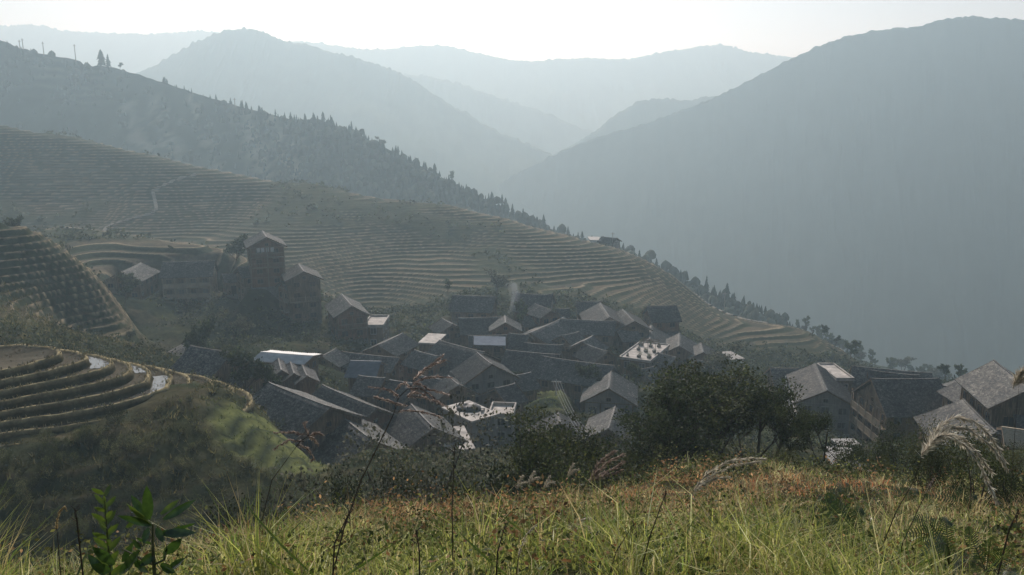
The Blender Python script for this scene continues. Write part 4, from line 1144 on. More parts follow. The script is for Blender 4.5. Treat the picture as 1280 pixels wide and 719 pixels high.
# the wood itself
def scatter_cones(name, P, Hh, seed, n=6, broad=.35):
    r = np.random.default_rng(seed); N = len(P)
    kind = r.random(N) < broad
    ang = np.linspace(0, 2*math.pi, n, endpoint=False)
    Vs = []; Fs = []; Cs = []
    rings = [(.02, .10), (.30, .0), (.62, .0)]
    a = ang[None] + r.uniform(0, 6, (N, 1))
    jag = np.where(np.arange(n) % 2, 1.15, .7)[None] * r.uniform(.8, 1.2, (N, n))
    w1 = np.where(kind, .42, .24)[:, None]; w2 = np.where(kind, .46, .17)[:, None]; w3 = np.where(kind, .26, .08)[:, None]
    z1 = np.where(kind, .18, .08)[:, None]; z2 = np.where(kind, .55, .40)[:, None]; z3 = np.where(kind, .85, .70)[:, None]
    lay = []
    for w, z in ((w1, z1), (w2, z2), (w3, z3)):
        q = w*jag*Hh[:, None]
        lay.append(np.stack([P[:, None, 0] + np.cos(a)*q, P[:, None, 1] + np.sin(a)*q, P[:, None, 2] + (z + 0*a + r.normal(size=(N, n))*.03)*Hh[:, None]], -1))
    top = P + np.stack([0*Hh, 0*Hh, Hh], 1)
    V = np.concatenate([lay[0], lay[1], lay[2], top[:, None]], 1)      # N, 3n+1, 3
    base = []
    for L_ in range(2):
        for k in range(n):
            k2 = (k+1) % n
            base += [(L_*n+k, L_*n+k2, (L_+1)*n+k2), (L_*n+k, (L_+1)*n+k2, (L_+1)*n+k)]
    for k in range(n): base.append((2*n+k, 2*n+(k+1) % n, 3*n))
    base = np.array(base)
    Fc = (base[None] + (np.arange(N)*(3*n+1))[:, None, None]).reshape(-1, 3)
    cc = np.where(kind[:, None], np.array((.048, .056, .030)), np.array((.026, .038, .022)))*r.uniform(.6, 1.5, (N, 1))
    C = np.repeat(cc, 3*n+1, 0)
    return np_mesh(name, V.reshape(-1, 3), Fc, M_conifer, C)
N = 6000
tt = rr.random(N*3); ss = rr.random(N*3)
ti = (tt*418).astype(int); si = 20 + (ss*43).astype(int)
P = RV[si, ti] + np.stack([rr.normal(size=N*3)*3, rr.normal(size=N*3)*3, 0*tt], 1)
pxs = 640 + F*P[:, 0]/(P[:, 1]*CP - P[:, 2]*SP)
dens = sstep(250, 420, pxs + 40*fbm(P[:, 0]/40, P[:, 1]/40, 3, 5))*.95 + .10 + .25*sstep(.1, .3, fbm(P[:, 0]/60, P[:, 1]/60, 3, 9))
k = rr.random(N*3) < dens
k &= pxs < 990
P = P[k][:N]; P[:, 2] -= .7
fo = scatter_cones('ridge_forest', P, rr.uniform(2.0, 6.0, len(P)), 5)
tag(fo, 'hazy dark wood of conifers and broadleaf trees covering the ridge slope', 'forest', kind='stuff')

# ------------------------------------------------------------------ undergrowth over the slopes (nobody could count it)
def scatter_bushes(name, X, Y_, rad, nl, leaf, ca, cb, seed, label, flat=.75, up=.3):
    r = np.random.default_rng(seed); N = len(X)
    gz = ground(X, Y_)[0]
    i = np.repeat(np.arange(N), nl); n = len(i)
    d = r.normal(size=(n, 3)); d /= np.linalg.norm(d, axis=1)[:, None]; d[:, 2] = np.abs(d[:, 2])*flat
    P = np.stack([X[i], Y_[i], gz[i]], 1) + d*(rad[i]*r.uniform(.35, 1.05, n))[:, None]
    tone = np.clip(r.normal(1, .35, N), .35, 2)[i][:, None]
    cc = leaf_cols(n, r, ca, cb)*tone
    V, Fq, C = leaf_quads(P, leaf[i]*r.uniform(.6, 1.4, n), r, cc, up=up)
    o = np_mesh(name, V, Fq, M_leaf, C)
    return tag(o, label, 'undergrowth', kind='stuff')
r9 = np.random.default_rng(99)
# middle distance: random in the view wedge
def wedge_pts(n, y0, y1, r, pw=1.0):
    Y_ = (y0**2 + (y1**2 - y0**2)*r.random(n)**pw)**.5
    X = (r.random(n)*2 - 1)*(.70*Y_ + 6)
    return X, Y_
def in_knoll(X, Y_):
    u0, v0 = X + 51.0, Y_ - 71; u = u0*.955 + v0*.296; v = -u0*.296 + v0*.955; return ((u/np.where(u > 0, 21, 40))**2 + (v/14.5)**2) < 1
X, Y_ = wedge_pts(12000, 31, 212, r9, 1.25)
mk = ground(X, Y_)[1]
keep = ((mk['small'] < .35) | (mk['m5'] > .3) & (mk['m4'] < .3)) & (r9.random(len(X)) < 1 - .92*sstep(.5, .95, mk['pad'])) & ~in_knoll(X, Y_) & (fbm(X/10, Y_/10, 3, 8) > -.32)
X, Y_ = X[keep], Y_[keep]
rad = r9.uniform(.45, 1.25, len(X))*(1 + .6*sstep(60, 160, Y_))
UG = ((.022, .030, .012), (.072, .078, .032))
nr_ = Y_ < 75
scatter_bushes('undergrowth', X[nr_], Y_[nr_], rad[nr_], 80, np.full(nr_.sum(), .10), *UG, 201, 'dark scrub on the near slopes below the meadow', flat=.9)
scatter_bushes('undergrowth', X[~nr_], Y_[~nr_], rad[~nr_], 18, .08 + .0030*Y_[~nr_], *UG, 202, 'dark scrub and weeds between the village houses', flat=.9)
X = r9.uniform(-62, 6, 2000); Y_ = r9.uniform(36, 72, 2000)
mk = ground(X, Y_)[1]
k = ~in_knoll(X, Y_) & (mk['m4'] < .3) & (fbm(X/5, Y_/5, 2, 18) > -.25)
X, Y_ = X[k], Y_[k]
scatter_bushes('ravine_scrub', X, Y_, r9.uniform(.25, .8, len(X)), 46, np.full(len(X), .12), (.026, .034, .013), (.105, .108, .042), 204, 'low dark scrub in the shaded ravine below the knoll', flat=.9)
# overgrown strips of the terraced hill
X = r9.uniform(-270, 150, 9000); Y_ = r9.uniform(212, 345, 9000)
mk = ground(X, Y_)[1]
k = (np.abs(X) < .72*Y_) & (mk['hill'] < .5) & (r9.random(len(X)) < .35) & (mk['pad'] < .3)
X, Y_ = X[k], Y_[k]
scatter_bushes('hill_scrub', X, Y_, r9.uniform(.6, 1.9, len(X)), 12, np.full(len(X), 1.0), (.04, .052, .028), (.09, .098, .052), 203, 'scrub on the overgrown strips of the terraced hill', flat=1.0)

# coarse grass on the slopes round the knoll
def slope_grass():
    X, Y_ = wedge_pts(26000, 30, 125, r9, 1.0)
    mk = ground(X, Y_)[1]
    k = (mk['pad'] < .5) & ~in_knoll(X, Y_) & (X < 30)
    X, Y_, g4 = X[k], Y_[k], np.maximum(mk['m3'], mk['m4'])[k]
    n = len(X); i = np.repeat(np.arange(n), 3)
    B = np.stack([X[i] + r9.normal(size=3*n)*.12, Y_[i] + r9.normal(size=3*n)*.12, 0*i], 1); B[:, 2] = ground(B[:, 0], B[:, 1])[0] - .05
    an = r9.uniform(0, 6.283, 3*n); w = (.02 + .0007*Y_[i]); L = r9.uniform(.2, .6, 3*n)*(1 - .5*g4[i])
    s = np.stack([np.cos(an), np.sin(an), 0*an], 1)*w[:, None]
    tip = B + np.stack([r9.normal(size=3*n)*.18, r9.normal(size=3*n)*.18, L], 1)
    V = np.stack([B - s, B + s, tip], 1).reshape(-1, 3)
    cc = leaf_cols(n, r9, (.04, .05, .018), (.17, .15, .07))
    cc = cc*(1 - g4[:, None]) + np.array((.10, .125, .038))*g4[:, None]*np.clip(r9.normal(1, .25, (n, 1)), .4, 1.7)
    o = np_mesh('slope_grass', V, np.arange(9*n).reshape(-1, 3), M_grass, np.repeat(cc, 9, 0))
    tag(o, 'rough dark grass on the slopes round the terraced knoll', 'grass', kind='stuff')
slope_grass()
# ------------------------------------------------------------------ meadow grass: tens of thousands of blades
def grass_blades(name, X, Y_, length, width, colors, seed, label, lean=.35, droop=.35):
    r = np.random.default_rng(seed); n = len(X)
    gz = ground(X, Y_)[0] - .02
    B = np.stack([X, Y_, gz], 1)
    an = r.uniform(0, 2*math.pi, n); side = np.stack([np.cos(an), np.sin(an), 0*an], 1)
    a2 = r.uniform(0, 2*math.pi, n); ln = np.abs(r.normal(0, lean, n))
    d = np.stack([np.cos(a2)*ln, np.sin(a2)*ln, np.ones(n)], 1); d /= np.linalg.norm(d, axis=1)[:, None]
    L = length[:, None]; w = (width/2)[:, None]
    mid = B + d*L*.55
    hd = d.copy(); hd[:, :2] += np.stack([np.cos(a2), np.sin(a2)], 1)*(droop*r.random(n))[:, None]*2; hd[:, 2] -= droop*r.random(n)*1.3
    hd /= np.linalg.norm(hd, axis=1)[:, None]
    tip = mid + hd*L*.5
    V = np.stack([B - side*w, B + side*w, mid + side*w*.8, mid - side*w*.8, tip], 1).reshape(-1, 3)
    i = np.arange(n)*5
    Fc = np.stack([np.stack([i, i+1, i+2], 1), np.stack([i, i+2, i+3], 1), np.stack([i+3, i+2, i+4], 1)], 1).reshape(-1, 3)
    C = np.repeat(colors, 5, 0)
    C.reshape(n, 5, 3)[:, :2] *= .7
    return tag(np_mesh(name, V, Fc, M_grass, C), label, 'grass', kind='stuff')
rg = np.random.default_rng(301)
def meadow_pts(n, y0, y1, r, pw):
    Y_ = y0*(y1/y0)**(r.random(n)**pw); X = (r.random(n)*2-1)*(.66*Y_ + 1.2)
    return X, Y_
def zone_cols(X, Y_, r):
    n = len(X)
    yg = np.array((.25, .26, .065)); gr = np.array((.11, .16, .035)); st = np.array((.46, .37, .18)); ru = np.array((.42, .155, .065)); br = np.array((.20, .13, .065))
    a = fbm(X/1.6, Y_/2.2, 3, 3); b = fbm(X/.7 + 9, Y_/.9, 3, 13)
    rus = np.maximum.reduce([blob(X, Y_, 4.6, 18.0, 5.0, 4.2), blob(X, Y_, 1.8, 13.5, 3.5, 2.5)*.7, blob(X, Y_, -2.6, 12.5, 3.0, 2.6)*.8, blob(X, Y_, 8.6, 17.0, 3.2, 2.6)*.8])
    rus = np.clip(rus*1.9 + .55*b - .12, 0, 1)
    near = 1 - sstep(5.0, 9.0, Y_ + 1.5*a)
    t = r.random(n)
    c_ = np.where((t < .38)[:, None], gr, np.where((t < .58)[:, None], yg, st))
    c_ = np.where((r.random(n) < near*.5)[:, None], yg*(.7 + .6*r.random(n))[:, None], c_)
    crest = sstep(21, 25, Y_)
    c_ = np.where((r.random(n) < crest*.6)[:, None], np.array((.11, .14, .035)), c_)
    c_ = np.where((r.random(n) < rus*.85*(1-near))[:, None], np.where((r.random(n) < .6)[:, None], ru, np.where((r.random(n) < .5)[:, None], br, st)), c_)
    brown = np.clip(.75 + b, 0, 1)*(1-near)*(1-.6*crest)
    c_ = np.where((r.random(n) < brown*.78)[:, None], np.where((r.random(n) < .5)[:, None], br, st*.8), c_)
    return np.clip(c_*1.6*np.clip(r.normal(1, .32, (n, 1)), .3, 1.9), 0, .75)
Xc, Yc = meadow_pts(18500, 2.2, 30, rg, .72)
k = fbm(Xc/.8, Yc/.8, 2, 23) > -.55
Xc, Yc = Xc[k], Yc[k]
rep = 8
X = np.repeat(Xc, rep); Y_ = np.repeat(Yc, rep)
X = X + rg.normal(size=len(X))*(.03 + .006*Y_); Y_ = Y_ + rg.normal(size=len(Y_))*(.03 + .006*Y_)
hgt = .09 + .52*np.clip(.28 + .9*fbm(X/.8, Y_/1.0, 3, 33), 0, 1.1)**1.5
L = hgt*rg.uniform(.55, 1.35, len(X))*np.where(Y_ < 4.6, 1.5, 1.0)*np.where((np.abs(X + 1.75) < .75) & (Y_ < 4.0), .35, 1)*np.where((X > 1.9) & (Y_ < 4.6), .5, 1)
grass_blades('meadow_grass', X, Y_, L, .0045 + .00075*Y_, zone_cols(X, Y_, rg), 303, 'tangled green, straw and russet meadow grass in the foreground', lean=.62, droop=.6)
# tall thin dry stalks
X, Y_ = meadow_pts(1500, 2.6, 24, rg, .8)
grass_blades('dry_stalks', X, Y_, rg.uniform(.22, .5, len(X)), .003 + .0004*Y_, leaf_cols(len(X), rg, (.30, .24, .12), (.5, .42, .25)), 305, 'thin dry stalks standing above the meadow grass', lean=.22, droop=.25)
# broad little weed leaves low in the grass
X, Y_ = meadow_pts(5200, 2.3, 28, rg, .75)
rep = 7; r_ = rg
i = np.repeat(np.arange(len(X)), rep)
P = np.stack([X[i] + r_.normal(size=len(i))*.07*(1 + Y_[i]*.06), Y_[i] + r_.normal(size=len(i))*.07*(1 + Y_[i]*.06), 0*i], 1)
P[:, 2] = ground(P[:, 0], P[:, 1])[0] + r_.uniform(.03, .24, len(i))
cc = leaf_cols(len(i), r_, (.05, .075, .02), (.16, .18, .05))*np.clip(r_.normal(1, .3, len(X)), .4, 1.8)[i][:, None]
cc = np.where((r_.random(len(i)) < .14)[:, None], np.array((.24, .13, .055)), cc)
V, Fq, C = leaf_quads(P, (.024 + .0016*Y_[i])*r_.uniform(.6, 1.5, len(i)), r_, cc, up=.4)
# knee-high tussocks of weeds that break up the meadow
X, Y_ = meadow_pts(1500, 4.2, 28, rg, .7)
k = fbm(X/2.5, Y_/2.5, 2, 44) > -.05
X, Y_ = X[k], Y_[k]; rus_ = np.clip(blob(X, Y_, 4.6, 18.0, 6.0, 5.0) + blob(X, Y_, -2.6, 12.5, 3.5, 3), 0, 1)
for nm, sel, ca, cb, lab, sd in (('tussock', rg.random(len(X)) < .75 - .5*rus_, (.05, .07, .02), (.22, .22, .07), 'leafy green and olive tussocks scattered through the meadow', 401), ('tussock', None, (.16, .085, .04), (.44, .26, .12), 'rust-brown withered tussocks scattered through the meadow', 402)):
    if sel is None: sel = ~last_sel
    last_sel = sel
    scatter_bushes(nm, X[sel], Y_[sel], rg.uniform(.12, .42, sel.sum())*(1 + .02*Y_[sel]), 46, .025 + .0028*Y_[sel], ca, cb, sd, lab, flat=1.25)
tag(np_mesh('meadow_weeds', V, Fq, M_leaf, C), 'small leafy weeds growing low among the meadow grass', 'weeds', kind='stuff')
# weeds and ferns on the brow behind the meadow crest
X, Y_ = wedge_pts(2600, 20, 36, r9)
scatter_bushes('brow_scrub', X, Y_, r9.uniform(.25, .7, len(X)), 26, np.full(len(X), .11), (.03, .042, .015), (.12, .125, .045), 207, 'knee-high scrub along the brow of the meadow', flat=1.1)

# ------------------------------------------------------------------ single plants in front
def gloss_mat(name, c1, c2, rough):
    m, nt, bs = nodes_of(name)
    n = noise_node(nt, 30, 3, .5)
    r = ramp_node(nt, n.outputs[0], [(.3, c1), (.7, c2)])
    nt.links.new(r.outputs[0], bs.inputs['Base Color']); bs.inputs['Roughness'].default_value = rough; bs.inputs['Specular IOR Level'].default_value = .6
    bump(nt, bs, n.outputs[0], .25, .004)
    t = nt.nodes.new('ShaderNodeBsdfTranslucent'); vm = nt.nodes.new('ShaderNodeVectorMath'); vm.operation = 'MULTIPLY'
    nt.links.new(r.outputs[0], vm.inputs[0]); vm.inputs[1].default_value = (1.5, 1.6, .8); nt.links.new(vm.outputs[0], t.inputs[0])
    mx = nt.nodes.new('ShaderNodeMixShader'); mx.inputs[0].default_value = .28
    nt.links.new(bs.outputs[0], mx.inputs[1]); nt.links.new(t.outputs[0], mx.inputs[2]); nt.links.new(mx.outputs[0], nt.nodes['Material Output'].inputs[0])
    return m
M_gloss = gloss_mat('glossy_leaf', (.020, .045, .014), (.045, .085, .025), .2)
M_young = gloss_mat('young_leaf', (.05, .085, .018), (.10, .135, .03), .35)
M_fern = gloss_mat('fern_leaf', (.022, .042, .015), (.055, .085, .03), .35)
M_stem = simple_mat('green_stem', (.05, .055, .02), (.10, .10, .045), 20, .6, .4, .2)
M_drystem = simple_mat('dark_stalk', (.03, .022, .016), (.075, .055, .038), 20, .7, .3, .2)
def big_leaf(name, base, tip, width, parent, mat, droop=.15, fold=.25, face=None):
    """lanceolate leaf blade with a folded midrib, from base to tip (world points)"""
    base = Vector(base); tip = Vector(tip); ax = tip - base; Ln = ax.length; ax.normalize()
    view = Vector(face) if face is not None else Vector((0, -1, .35))
    s = ax.cross(view).normalized(); nn = s.cross(ax).normalized()
    n = 9; V = []; Fc = []
    for i in range(n):
        t = i/(n-1); w = width*(math.sin(math.pi*min(1, t*.93 + .05))**.8)*(1 - .25*t)*.5
        if i == n-1: w = .0008
        c_ = base + ax*Ln*t - nn*droop*Ln*(t*t - t)*(-1.2)
        wav = .06*width*math.sin(t*19)
        V += [c_ - s*w + nn*(fold*w + wav), c_ - s*w*.5 + nn*fold*w*.35, c_, c_ + s*w*.5 + nn*fold*w*.35, c_ + s*w + nn*(fold*w - wav)]
    for i in range(n-1):
        for j in range(4): Fc.append((i*5+j, i*5+j+1, (i+1)*5+j+1, (i+1)*5+j))
    return np_mesh(name, np.array([tuple(v - parent.location) for v in V]), np.array(Fc), mat, smooth=True, parent=parent)
def gpt(px, py_guess, Y):                    # ground point in a pixel column
    p = at(px, py_guess, Y); return Vector((p.x, p.y, G(p.x, p.y)))
YP = 3.3
pz = lambda zx, zy, dy=0.0: at(60 + zx/6.04, 600 + zy/6.04, YP + dy)     # positions read off an enlarged view
b0 = gpt(190, 715, YP)
plant = empty('glossy_plant', b0); tag(plant, 'dark glossy-leaved plant with long pointed leaves in the left foreground', 'plant')
main = [Vector((0, 0, -.02)), pz(800, 640) - b0, pz(790, 480) - b0, pz(790, 330) - b0]
MB().tube(main, [.009, .008, .006, .004], 6).build('stem', M_stem, plant)
MB().tube([main[1], pz(640, 560) - b0, pz(560, 520) - b0], [.006, .005, .003], 5).build('stem', M_stem, plant)
MB().tube([main[1], pz(880, 600) - b0, pz(900, 480) - b0], [.006, .005, .003], 5).build('stem', M_stem, plant)
for (bx, by, tx, ty, w, dy, young, dr) in (
    (762,300,745,42,.052,.0,0,.05), (745,300,628,115,.042,.03,0,.08), (770,340,592,178,.040,-.03,1,.1), (785,345,528,270,.036,-.05,0,.1), (655,320,585,358,.030,-.04,1,.1),
    (850,260,988,150,.030,.03,1,.15), (870,300,1115,150,.042,.0,0,.12), (845,400,1120,400,.048,-.05,0,.12), (860,412,1112,328,.034,.02,0,.1), (890,560,1010,440,.050,-.04,0,.1),
    (540,705,700,530,.060,-.06,0,.1), (500,640,335,505,.055,-.03,0,.15), (560,620,640,470,.040,.05,0,.1), (700,520,640,450,.035,.02,0,.1), (880,690,1035,590,.045,-.04,0,.15), (780,480,660,440,.035,.03,0,.12),
    (800,560,690,650,.05,-.05,0,.15), (470,690,330,640,.05,-.04,0,.12), (850,640,960,700,.045,-.07,0,.1), (640,600,760,700,.05,-.07,0,.12), (760,360,720,480,.04,-.04,0,.1), (900,500,870,600,.03,-.02,1,.1), (430,720,300,560,.045,.02,0,.1), (820,360,870,470,.035,-.03,0,.1)):
    big_leaf('leaf', pz(bx, by), pz(tx, ty, dy), w, plant, M_young if young else M_gloss, dr, face=(rg.normal()*.5, -1, .5 + rg.normal()*.35))
# upright sprig of small pale leaves
b1 = gpt(131, 700, 3.4); sp = empty('leafy_sprig', b1); tag(sp, 'upright sprig of stacked pale green leaves left of the glossy plant', 'plant')
top = at(130, 618, 3.4)
MB().tube([Vector((0, 0, -.02)), (top - b1)*.5 + Vector((.006, 0, 0)), top - b1], [.005, .004, .002], 5).build('stem', M_stem, sp)
for i in range(34):
    f = .18 + .82*i/33; p = b1 + (top - b1)*f; an = i*2.4
    ln = .075*(1.1 - .45*f); big_leaf('leaf', p, p + Vector((math.cos(an)*ln, math.sin(an)*ln, ln*.9)), ln*.5, sp, M_young, .1)
# ferns in the right corner
zf = lambda zx, zy, dy=0.0: at(1100 + zx/6.04, 600 + zy/6.04, 3.9 + dy)
def fern(name, base, fronds, label):
    root = empty(name, base); tag(root, label, 'fern', 'ferns in the right corner')
    for (mid, tip, wmax) in fronds:
        o0 = Vector((0, 0, 0)); m1 = Vector(mid) - base; t1 = Vector(tip) - base
        pts = [(o0*(1-t)**2 + m1*2*t*(1-t) + t1*t*t) for t in np.linspace(0, 1, 23)]
        mb = MB(); mb.tube(pts[::2], [.0035 - .0025*i/11 for i in range(12)], 4)
        fr = mb.build('frond', M_stem, root)
        V = []; Fc = []
        for i in range(4, 23):
            t = i/22; d = (pts[min(i+1, 22)] - pts[i-1]).normalized(); s = d.cross(Vector((.2, -.8, .6))).normalized()
            ln = .8*wmax*math.sin(math.pi*(.12 + .85*t))**.9
            for sg in (-1, 1):
                e = pts[i] + (s*sg + d*.35).normalized()*ln - Vector((0, 0, ln*.18))
                w = d*(pts[22] - pts[0]).length/22*.27; n0 = len(V); mpt = (pts[i] + e)/2 + Vector((0, 0, ln*.06))
                V += [pts[i] - w, pts[i] + w, mpt + w*1.15, mpt - w*.9, e]; Fc += [(n0, n0+1, n0+2), (n0, n0+2, n0+3), (n0+3, n0+2, n0+4)]
        np_mesh('leaflets', np.array([tuple(v) for v in V]), np.array(Fc), M_fern, parent=fr)['kind'] = 'stuff'
    return root
fern('fern', zf(520, 640), [(zf(440,330,.1), zf(150,420,-.05), .085), (zf(430,260,.05), zf(250,300), .09), (zf(500,330), zf(500,285,.08), .085), (zf(560,360,-.05), zf(300,560,-.25), .10), (zf(640,500,-.1), zf(560,700,-.3), .08)], 'fern with fronds fanned low, left of the two in the right corner')
fern('fern', zf(800, 690), [(zf(680,420,.1), zf(665,355,.1), .085), (zf(830,500), zf(840,435), .085), (zf(960,560), zf(1000,480,-.05), .095), (zf(700,560,-.1), zf(560,640,-.25), .08), (zf(1000,640,-.1), zf(1080,760,-.2), .09)], 'fern with upright feathery fronds at the right edge of the view')

# bracken spread over the right bank (copies of the two ferns)
proto_ferns = [o for o in scene.objects if o.parent is None and o.name.startswith('fern')]
rf = np.random.default_rng(61)
for i in range(22):
    px = rf.uniform(1010, 1275); Y = rf.uniform(5.0, 17.0); o = copy_tree(proto_ferns[i % 2])
    o.location = gpt(px, 640, Y); o.rotation_euler[2] = rf.uniform(-1.2, 1.2); sc_ = rf.uniform(1.1, 2.0); o.scale = (sc_, sc_, sc_*.9)
    tag(o, 'bracken fern among the grass and shrubs of the right bank', 'fern', 'bracken ferns of the right bank')

# silver grass: arching plumes
M_plume = attr_mat('silver_plume', 8, .8, 1.2, rough=.6, spec=.4, transl=.45)
def silver_grass(stem_px, plumes, Y, label, col_a, col_b, hair=.05, dens=300, leaves=4, base_px=None, name='silver_grass', thick=.004):
    """stem_px: pixels from the ground up; plumes: list of pixel paths; everything stands Y metres ahead"""
    b = gpt(stem_px[0][0], stem_px[0][1], Y)
    root = empty(name, b); tag(root, label, 'silver grass', 'silver grass plumes of the foreground', kind='thing')
    pts = [Vector((0, 0, -.03))] + [at(x, y, Y) - b for x, y in stem_px[1:]]
    MB().tube(pts, [thick*(1 - .6*i/(len(pts)-1)) for i in range(len(pts))], 5).build('stem', M_drystem, root)
    for pp in plumes:
        dy0 = rg.normal()*.10
        path = [at(x, y, Y + dy0*min(1, i/2)) - b for i, (x, y) in enumerate(pp)]
        # resample
        P0 = np.array([tuple(p) for p in path]); t = np.linspace(0, 1, len(P0)); tt = np.linspace(0, 1, 40)
        Q = np.stack([np.interp(tt, t, P0[:, c_]) for c_ in range(3)], 1)
        for _ in range(2): Q[1:-1] = (Q[:-2] + 2*Q[1:-1] + Q[2:])/4
        n = dens; i = rg.integers(0, 38, n); f = rg.random(n)[:, None]
        B = Q[i]*(1-f) + Q[i+1]*f; T = Q[i+1] - Q[i]; T /= np.linalg.norm(T, axis=1)[:, None] + 1e-9
        d = T + rg.normal(size=(n, 3))*.30 + np.array((0, 0, -.18)); d /= np.linalg.norm(d, axis=1)[:, None]
        ln = hair*rg.uniform(.5, 1.3, n)[:, None]*(1 - .35*(i/38.0))[:, None]
        s = np.cross(d, rg.normal(size=(n, 3))); s /= np.linalg.norm(s, axis=1)[:, None]
        w = .0011*Y**.55
        V = np.stack([B - s*w*.4, B + s*w*.4, B + d*ln*.6 + s*w, B + d*ln, B + d*ln*.6 - s*w], 1).reshape(-1, 3)
        k5 = np.arange(n)*5
        Fc = np.stack([np.stack([k5, k5+1, k5+2], 1), np.stack([k5, k5+2, k5+4], 1), np.stack([k5+4, k5+2, k5+3], 1)], 1).reshape(-1, 3)
        C = np.repeat(leaf_cols(n, rg, col_a, col_b), 5, 0)
        o = np_mesh('plume', V, Fc, M_plume, C, parent=root)
        MB().tube([Vector(q) for q in Q[::4]], [.0022*(1 - .07*k) for k in range(10)], 4).build('plume_axis', M_drystem, o)
    for k in range(leaves):
        an = rg.uniform(0, 6.28); ln = rg.uniform(.35, .8)
        big_leaf('leaf', b + Vector((0, 0, .02)), b + Vector((math.cos(an)*ln*.7, math.sin(an)*ln*.5, ln*.55)), .014, root, M_young, -.35)
    return root
PALE_A, PALE_B = (.34, .29, .21), (.62, .57, .46)
RED_A, RED_B = (.17, .115, .09), (.44, .36, .30)
zr = lambda pts: [(440 + x/7.11, 430 + y/7.11) for x, y in pts]
silver_grass([(408,716), (430,660), (452,599), (492,518), (498,497), (513,483)],
    [zr(p) for p in ([(520,380),(590,325),(660,298),(760,290),(900,300)], [(540,345),(600,350),(680,400),(760,420),(860,450)], [(510,395),(600,395),(680,440),(760,510),(850,565)], [(490,465),(540,425),(620,440),(660,470)], [(490,470),(620,470),(720,500),(800,540)],
     [(410,600),(500,590),(600,600),(700,620),(800,655)], [(410,470),(360,420),(280,395),(150,380)], [(500,550),(400,530),(280,490),(200,470)], [(540,330),(640,230),(740,160),(810,95)], [(560,290),(640,230),(720,185),(830,145)], [(520,390),(470,345),(430,360),(395,400)])],
    3.7, 'tall reddish grass plume whose arching tassels fan out before the village centre', RED_A, (.66, .55, .48), hair=.022, dens=240, thick=.0045)
silver_grass([(300,690), (340,600), (375,552), (386,545)], [[(386,545),(370,541),(355,540),(343,541)], [(386,545),(380,530),(383,528)], [(386,545),(395,541),(402,543)], [(386,545),(392,548),(398,556)], [(380,552),(362,550),(350,556),(342,562)], [(372,556),(384,560),(392,572),(390,575)]],
    4.6, 'small reddish grass plume in front of the nearest gable roof', RED_A, RED_B, hair=.03, dens=150)
silver_grass([(726,650), (733,610), (740,598)], [[(738,602),(748,588),(762,576),(780,568)], [(740,600),(752,592),(766,586),(779,578)], [(736,606),(746,582),(757,572),(768,564)], [(740,600),(756,594),(768,592),(777,588)]],
    7.0, 'russet plume leaning over the meadow left of the green brow', RED_A, RED_B, hair=.06, dens=330)
silver_grass([(826,668), (840,646), (861,622), (875,603)], [[(865,616),(885,591),(912,576),(935,573),(957,574)], [(868,613),(890,594),(915,582),(935,579),(950,577)], [(858,626),(876,606),(894,598),(912,596)]],
    5.4, 'pale plume bent flat over the russet grass in the middle of the meadow', PALE_A, PALE_B, hair=.05, dens=330)
silver_grass([(1091,719), (1120,640), (1142,602), (1153,570)], [[(1151,572),(1169,539),(1192,521),(1216,525),(1235,541),(1247,560),(1257,580)], [(1151,572),(1169,547),(1187,544),(1206,556),(1224,578),(1235,605),(1249,632)], [(1160,556),(1185,534),(1210,535),(1238,556),(1262,590)], [(1156,562),(1178,541),(1200,546),(1222,566),(1240,592)]],
    5.6, 'largest silver plumes arching high at the right before the tiled roofs', PALE_A, (.72, .68, .58), hair=.075, dens=620, thick=.005)
silver_grass([(1120,700), (1129,677), (1150,632), (1167,598)], [[(1160,612),(1164,605),(1167,598)]], 4.6, 'dark leaning stalk with a spent seed head right of the largest plumes', RED_A, RED_B, hair=.03, dens=60, leaves=2)
silver_grass([(692,700), (698,685), (705,672)], [[(703,676),(712,662),(722,655),(738,660)], [(704,674),(715,665),(726,660),(742,668)], [(705,672),(722,651),(738,648)]], 4.8, 'small pale plume curling over in the centre of the meadow', PALE_A, PALE_B, hair=.035, dens=200)
silver_grass([(643,719), (648,697)], [[(648,697),(652,682),(658,668),(671,656)]], 3.8, 'single thin pale plume at the bottom centre', PALE_A, PALE_B, hair=.018, dens=170, leaves=1)
silver_grass([(70,700), (71,660)], [[(71,662),(71,650),(74,640),(80,634),(83,638)]], 3.3, 'bristly golden foxtail at the left edge of the meadow', (.30, .22, .10), (.55, .45, .25), hair=.014, dens=420, leaves=1, name='foxtail')
silver_grass([(1268,600), (1270,520), (1274,478)], [[(1268,480),(1276,466),(1290,462)], [(1270,482),(1280,472),(1295,474)], [(1266,486),(1272,470),(1284,458)]], 11, 'pale fluffy plume at the right edge beside the steep corner house', PALE_A, PALE_B, hair=.14, dens=300)
for k, (px, py, Y, lab) in enumerate(((648, 606, 22, 'left of the fluffy white plumes at the meadow brow'), (663, 600, 23, 'tallest fluffy white plume at the meadow brow'), (682, 606, 23, 'right of the fluffy white plumes at the meadow brow'), (712, 590, 24, 'white plume nearest the dark sapling on the brow'))):
    silver_grass([(px-6, py+26), (px-3, py+8), (px, py)], [[(px-2, py+6), (px+1, py-4), (px+5, py-10)], [(px-1, py+4), (px+5, py-2), (px+10, py-3)]], Y, lab, PALE_A, PALE_B, hair=.13, dens=200, leaves=3)
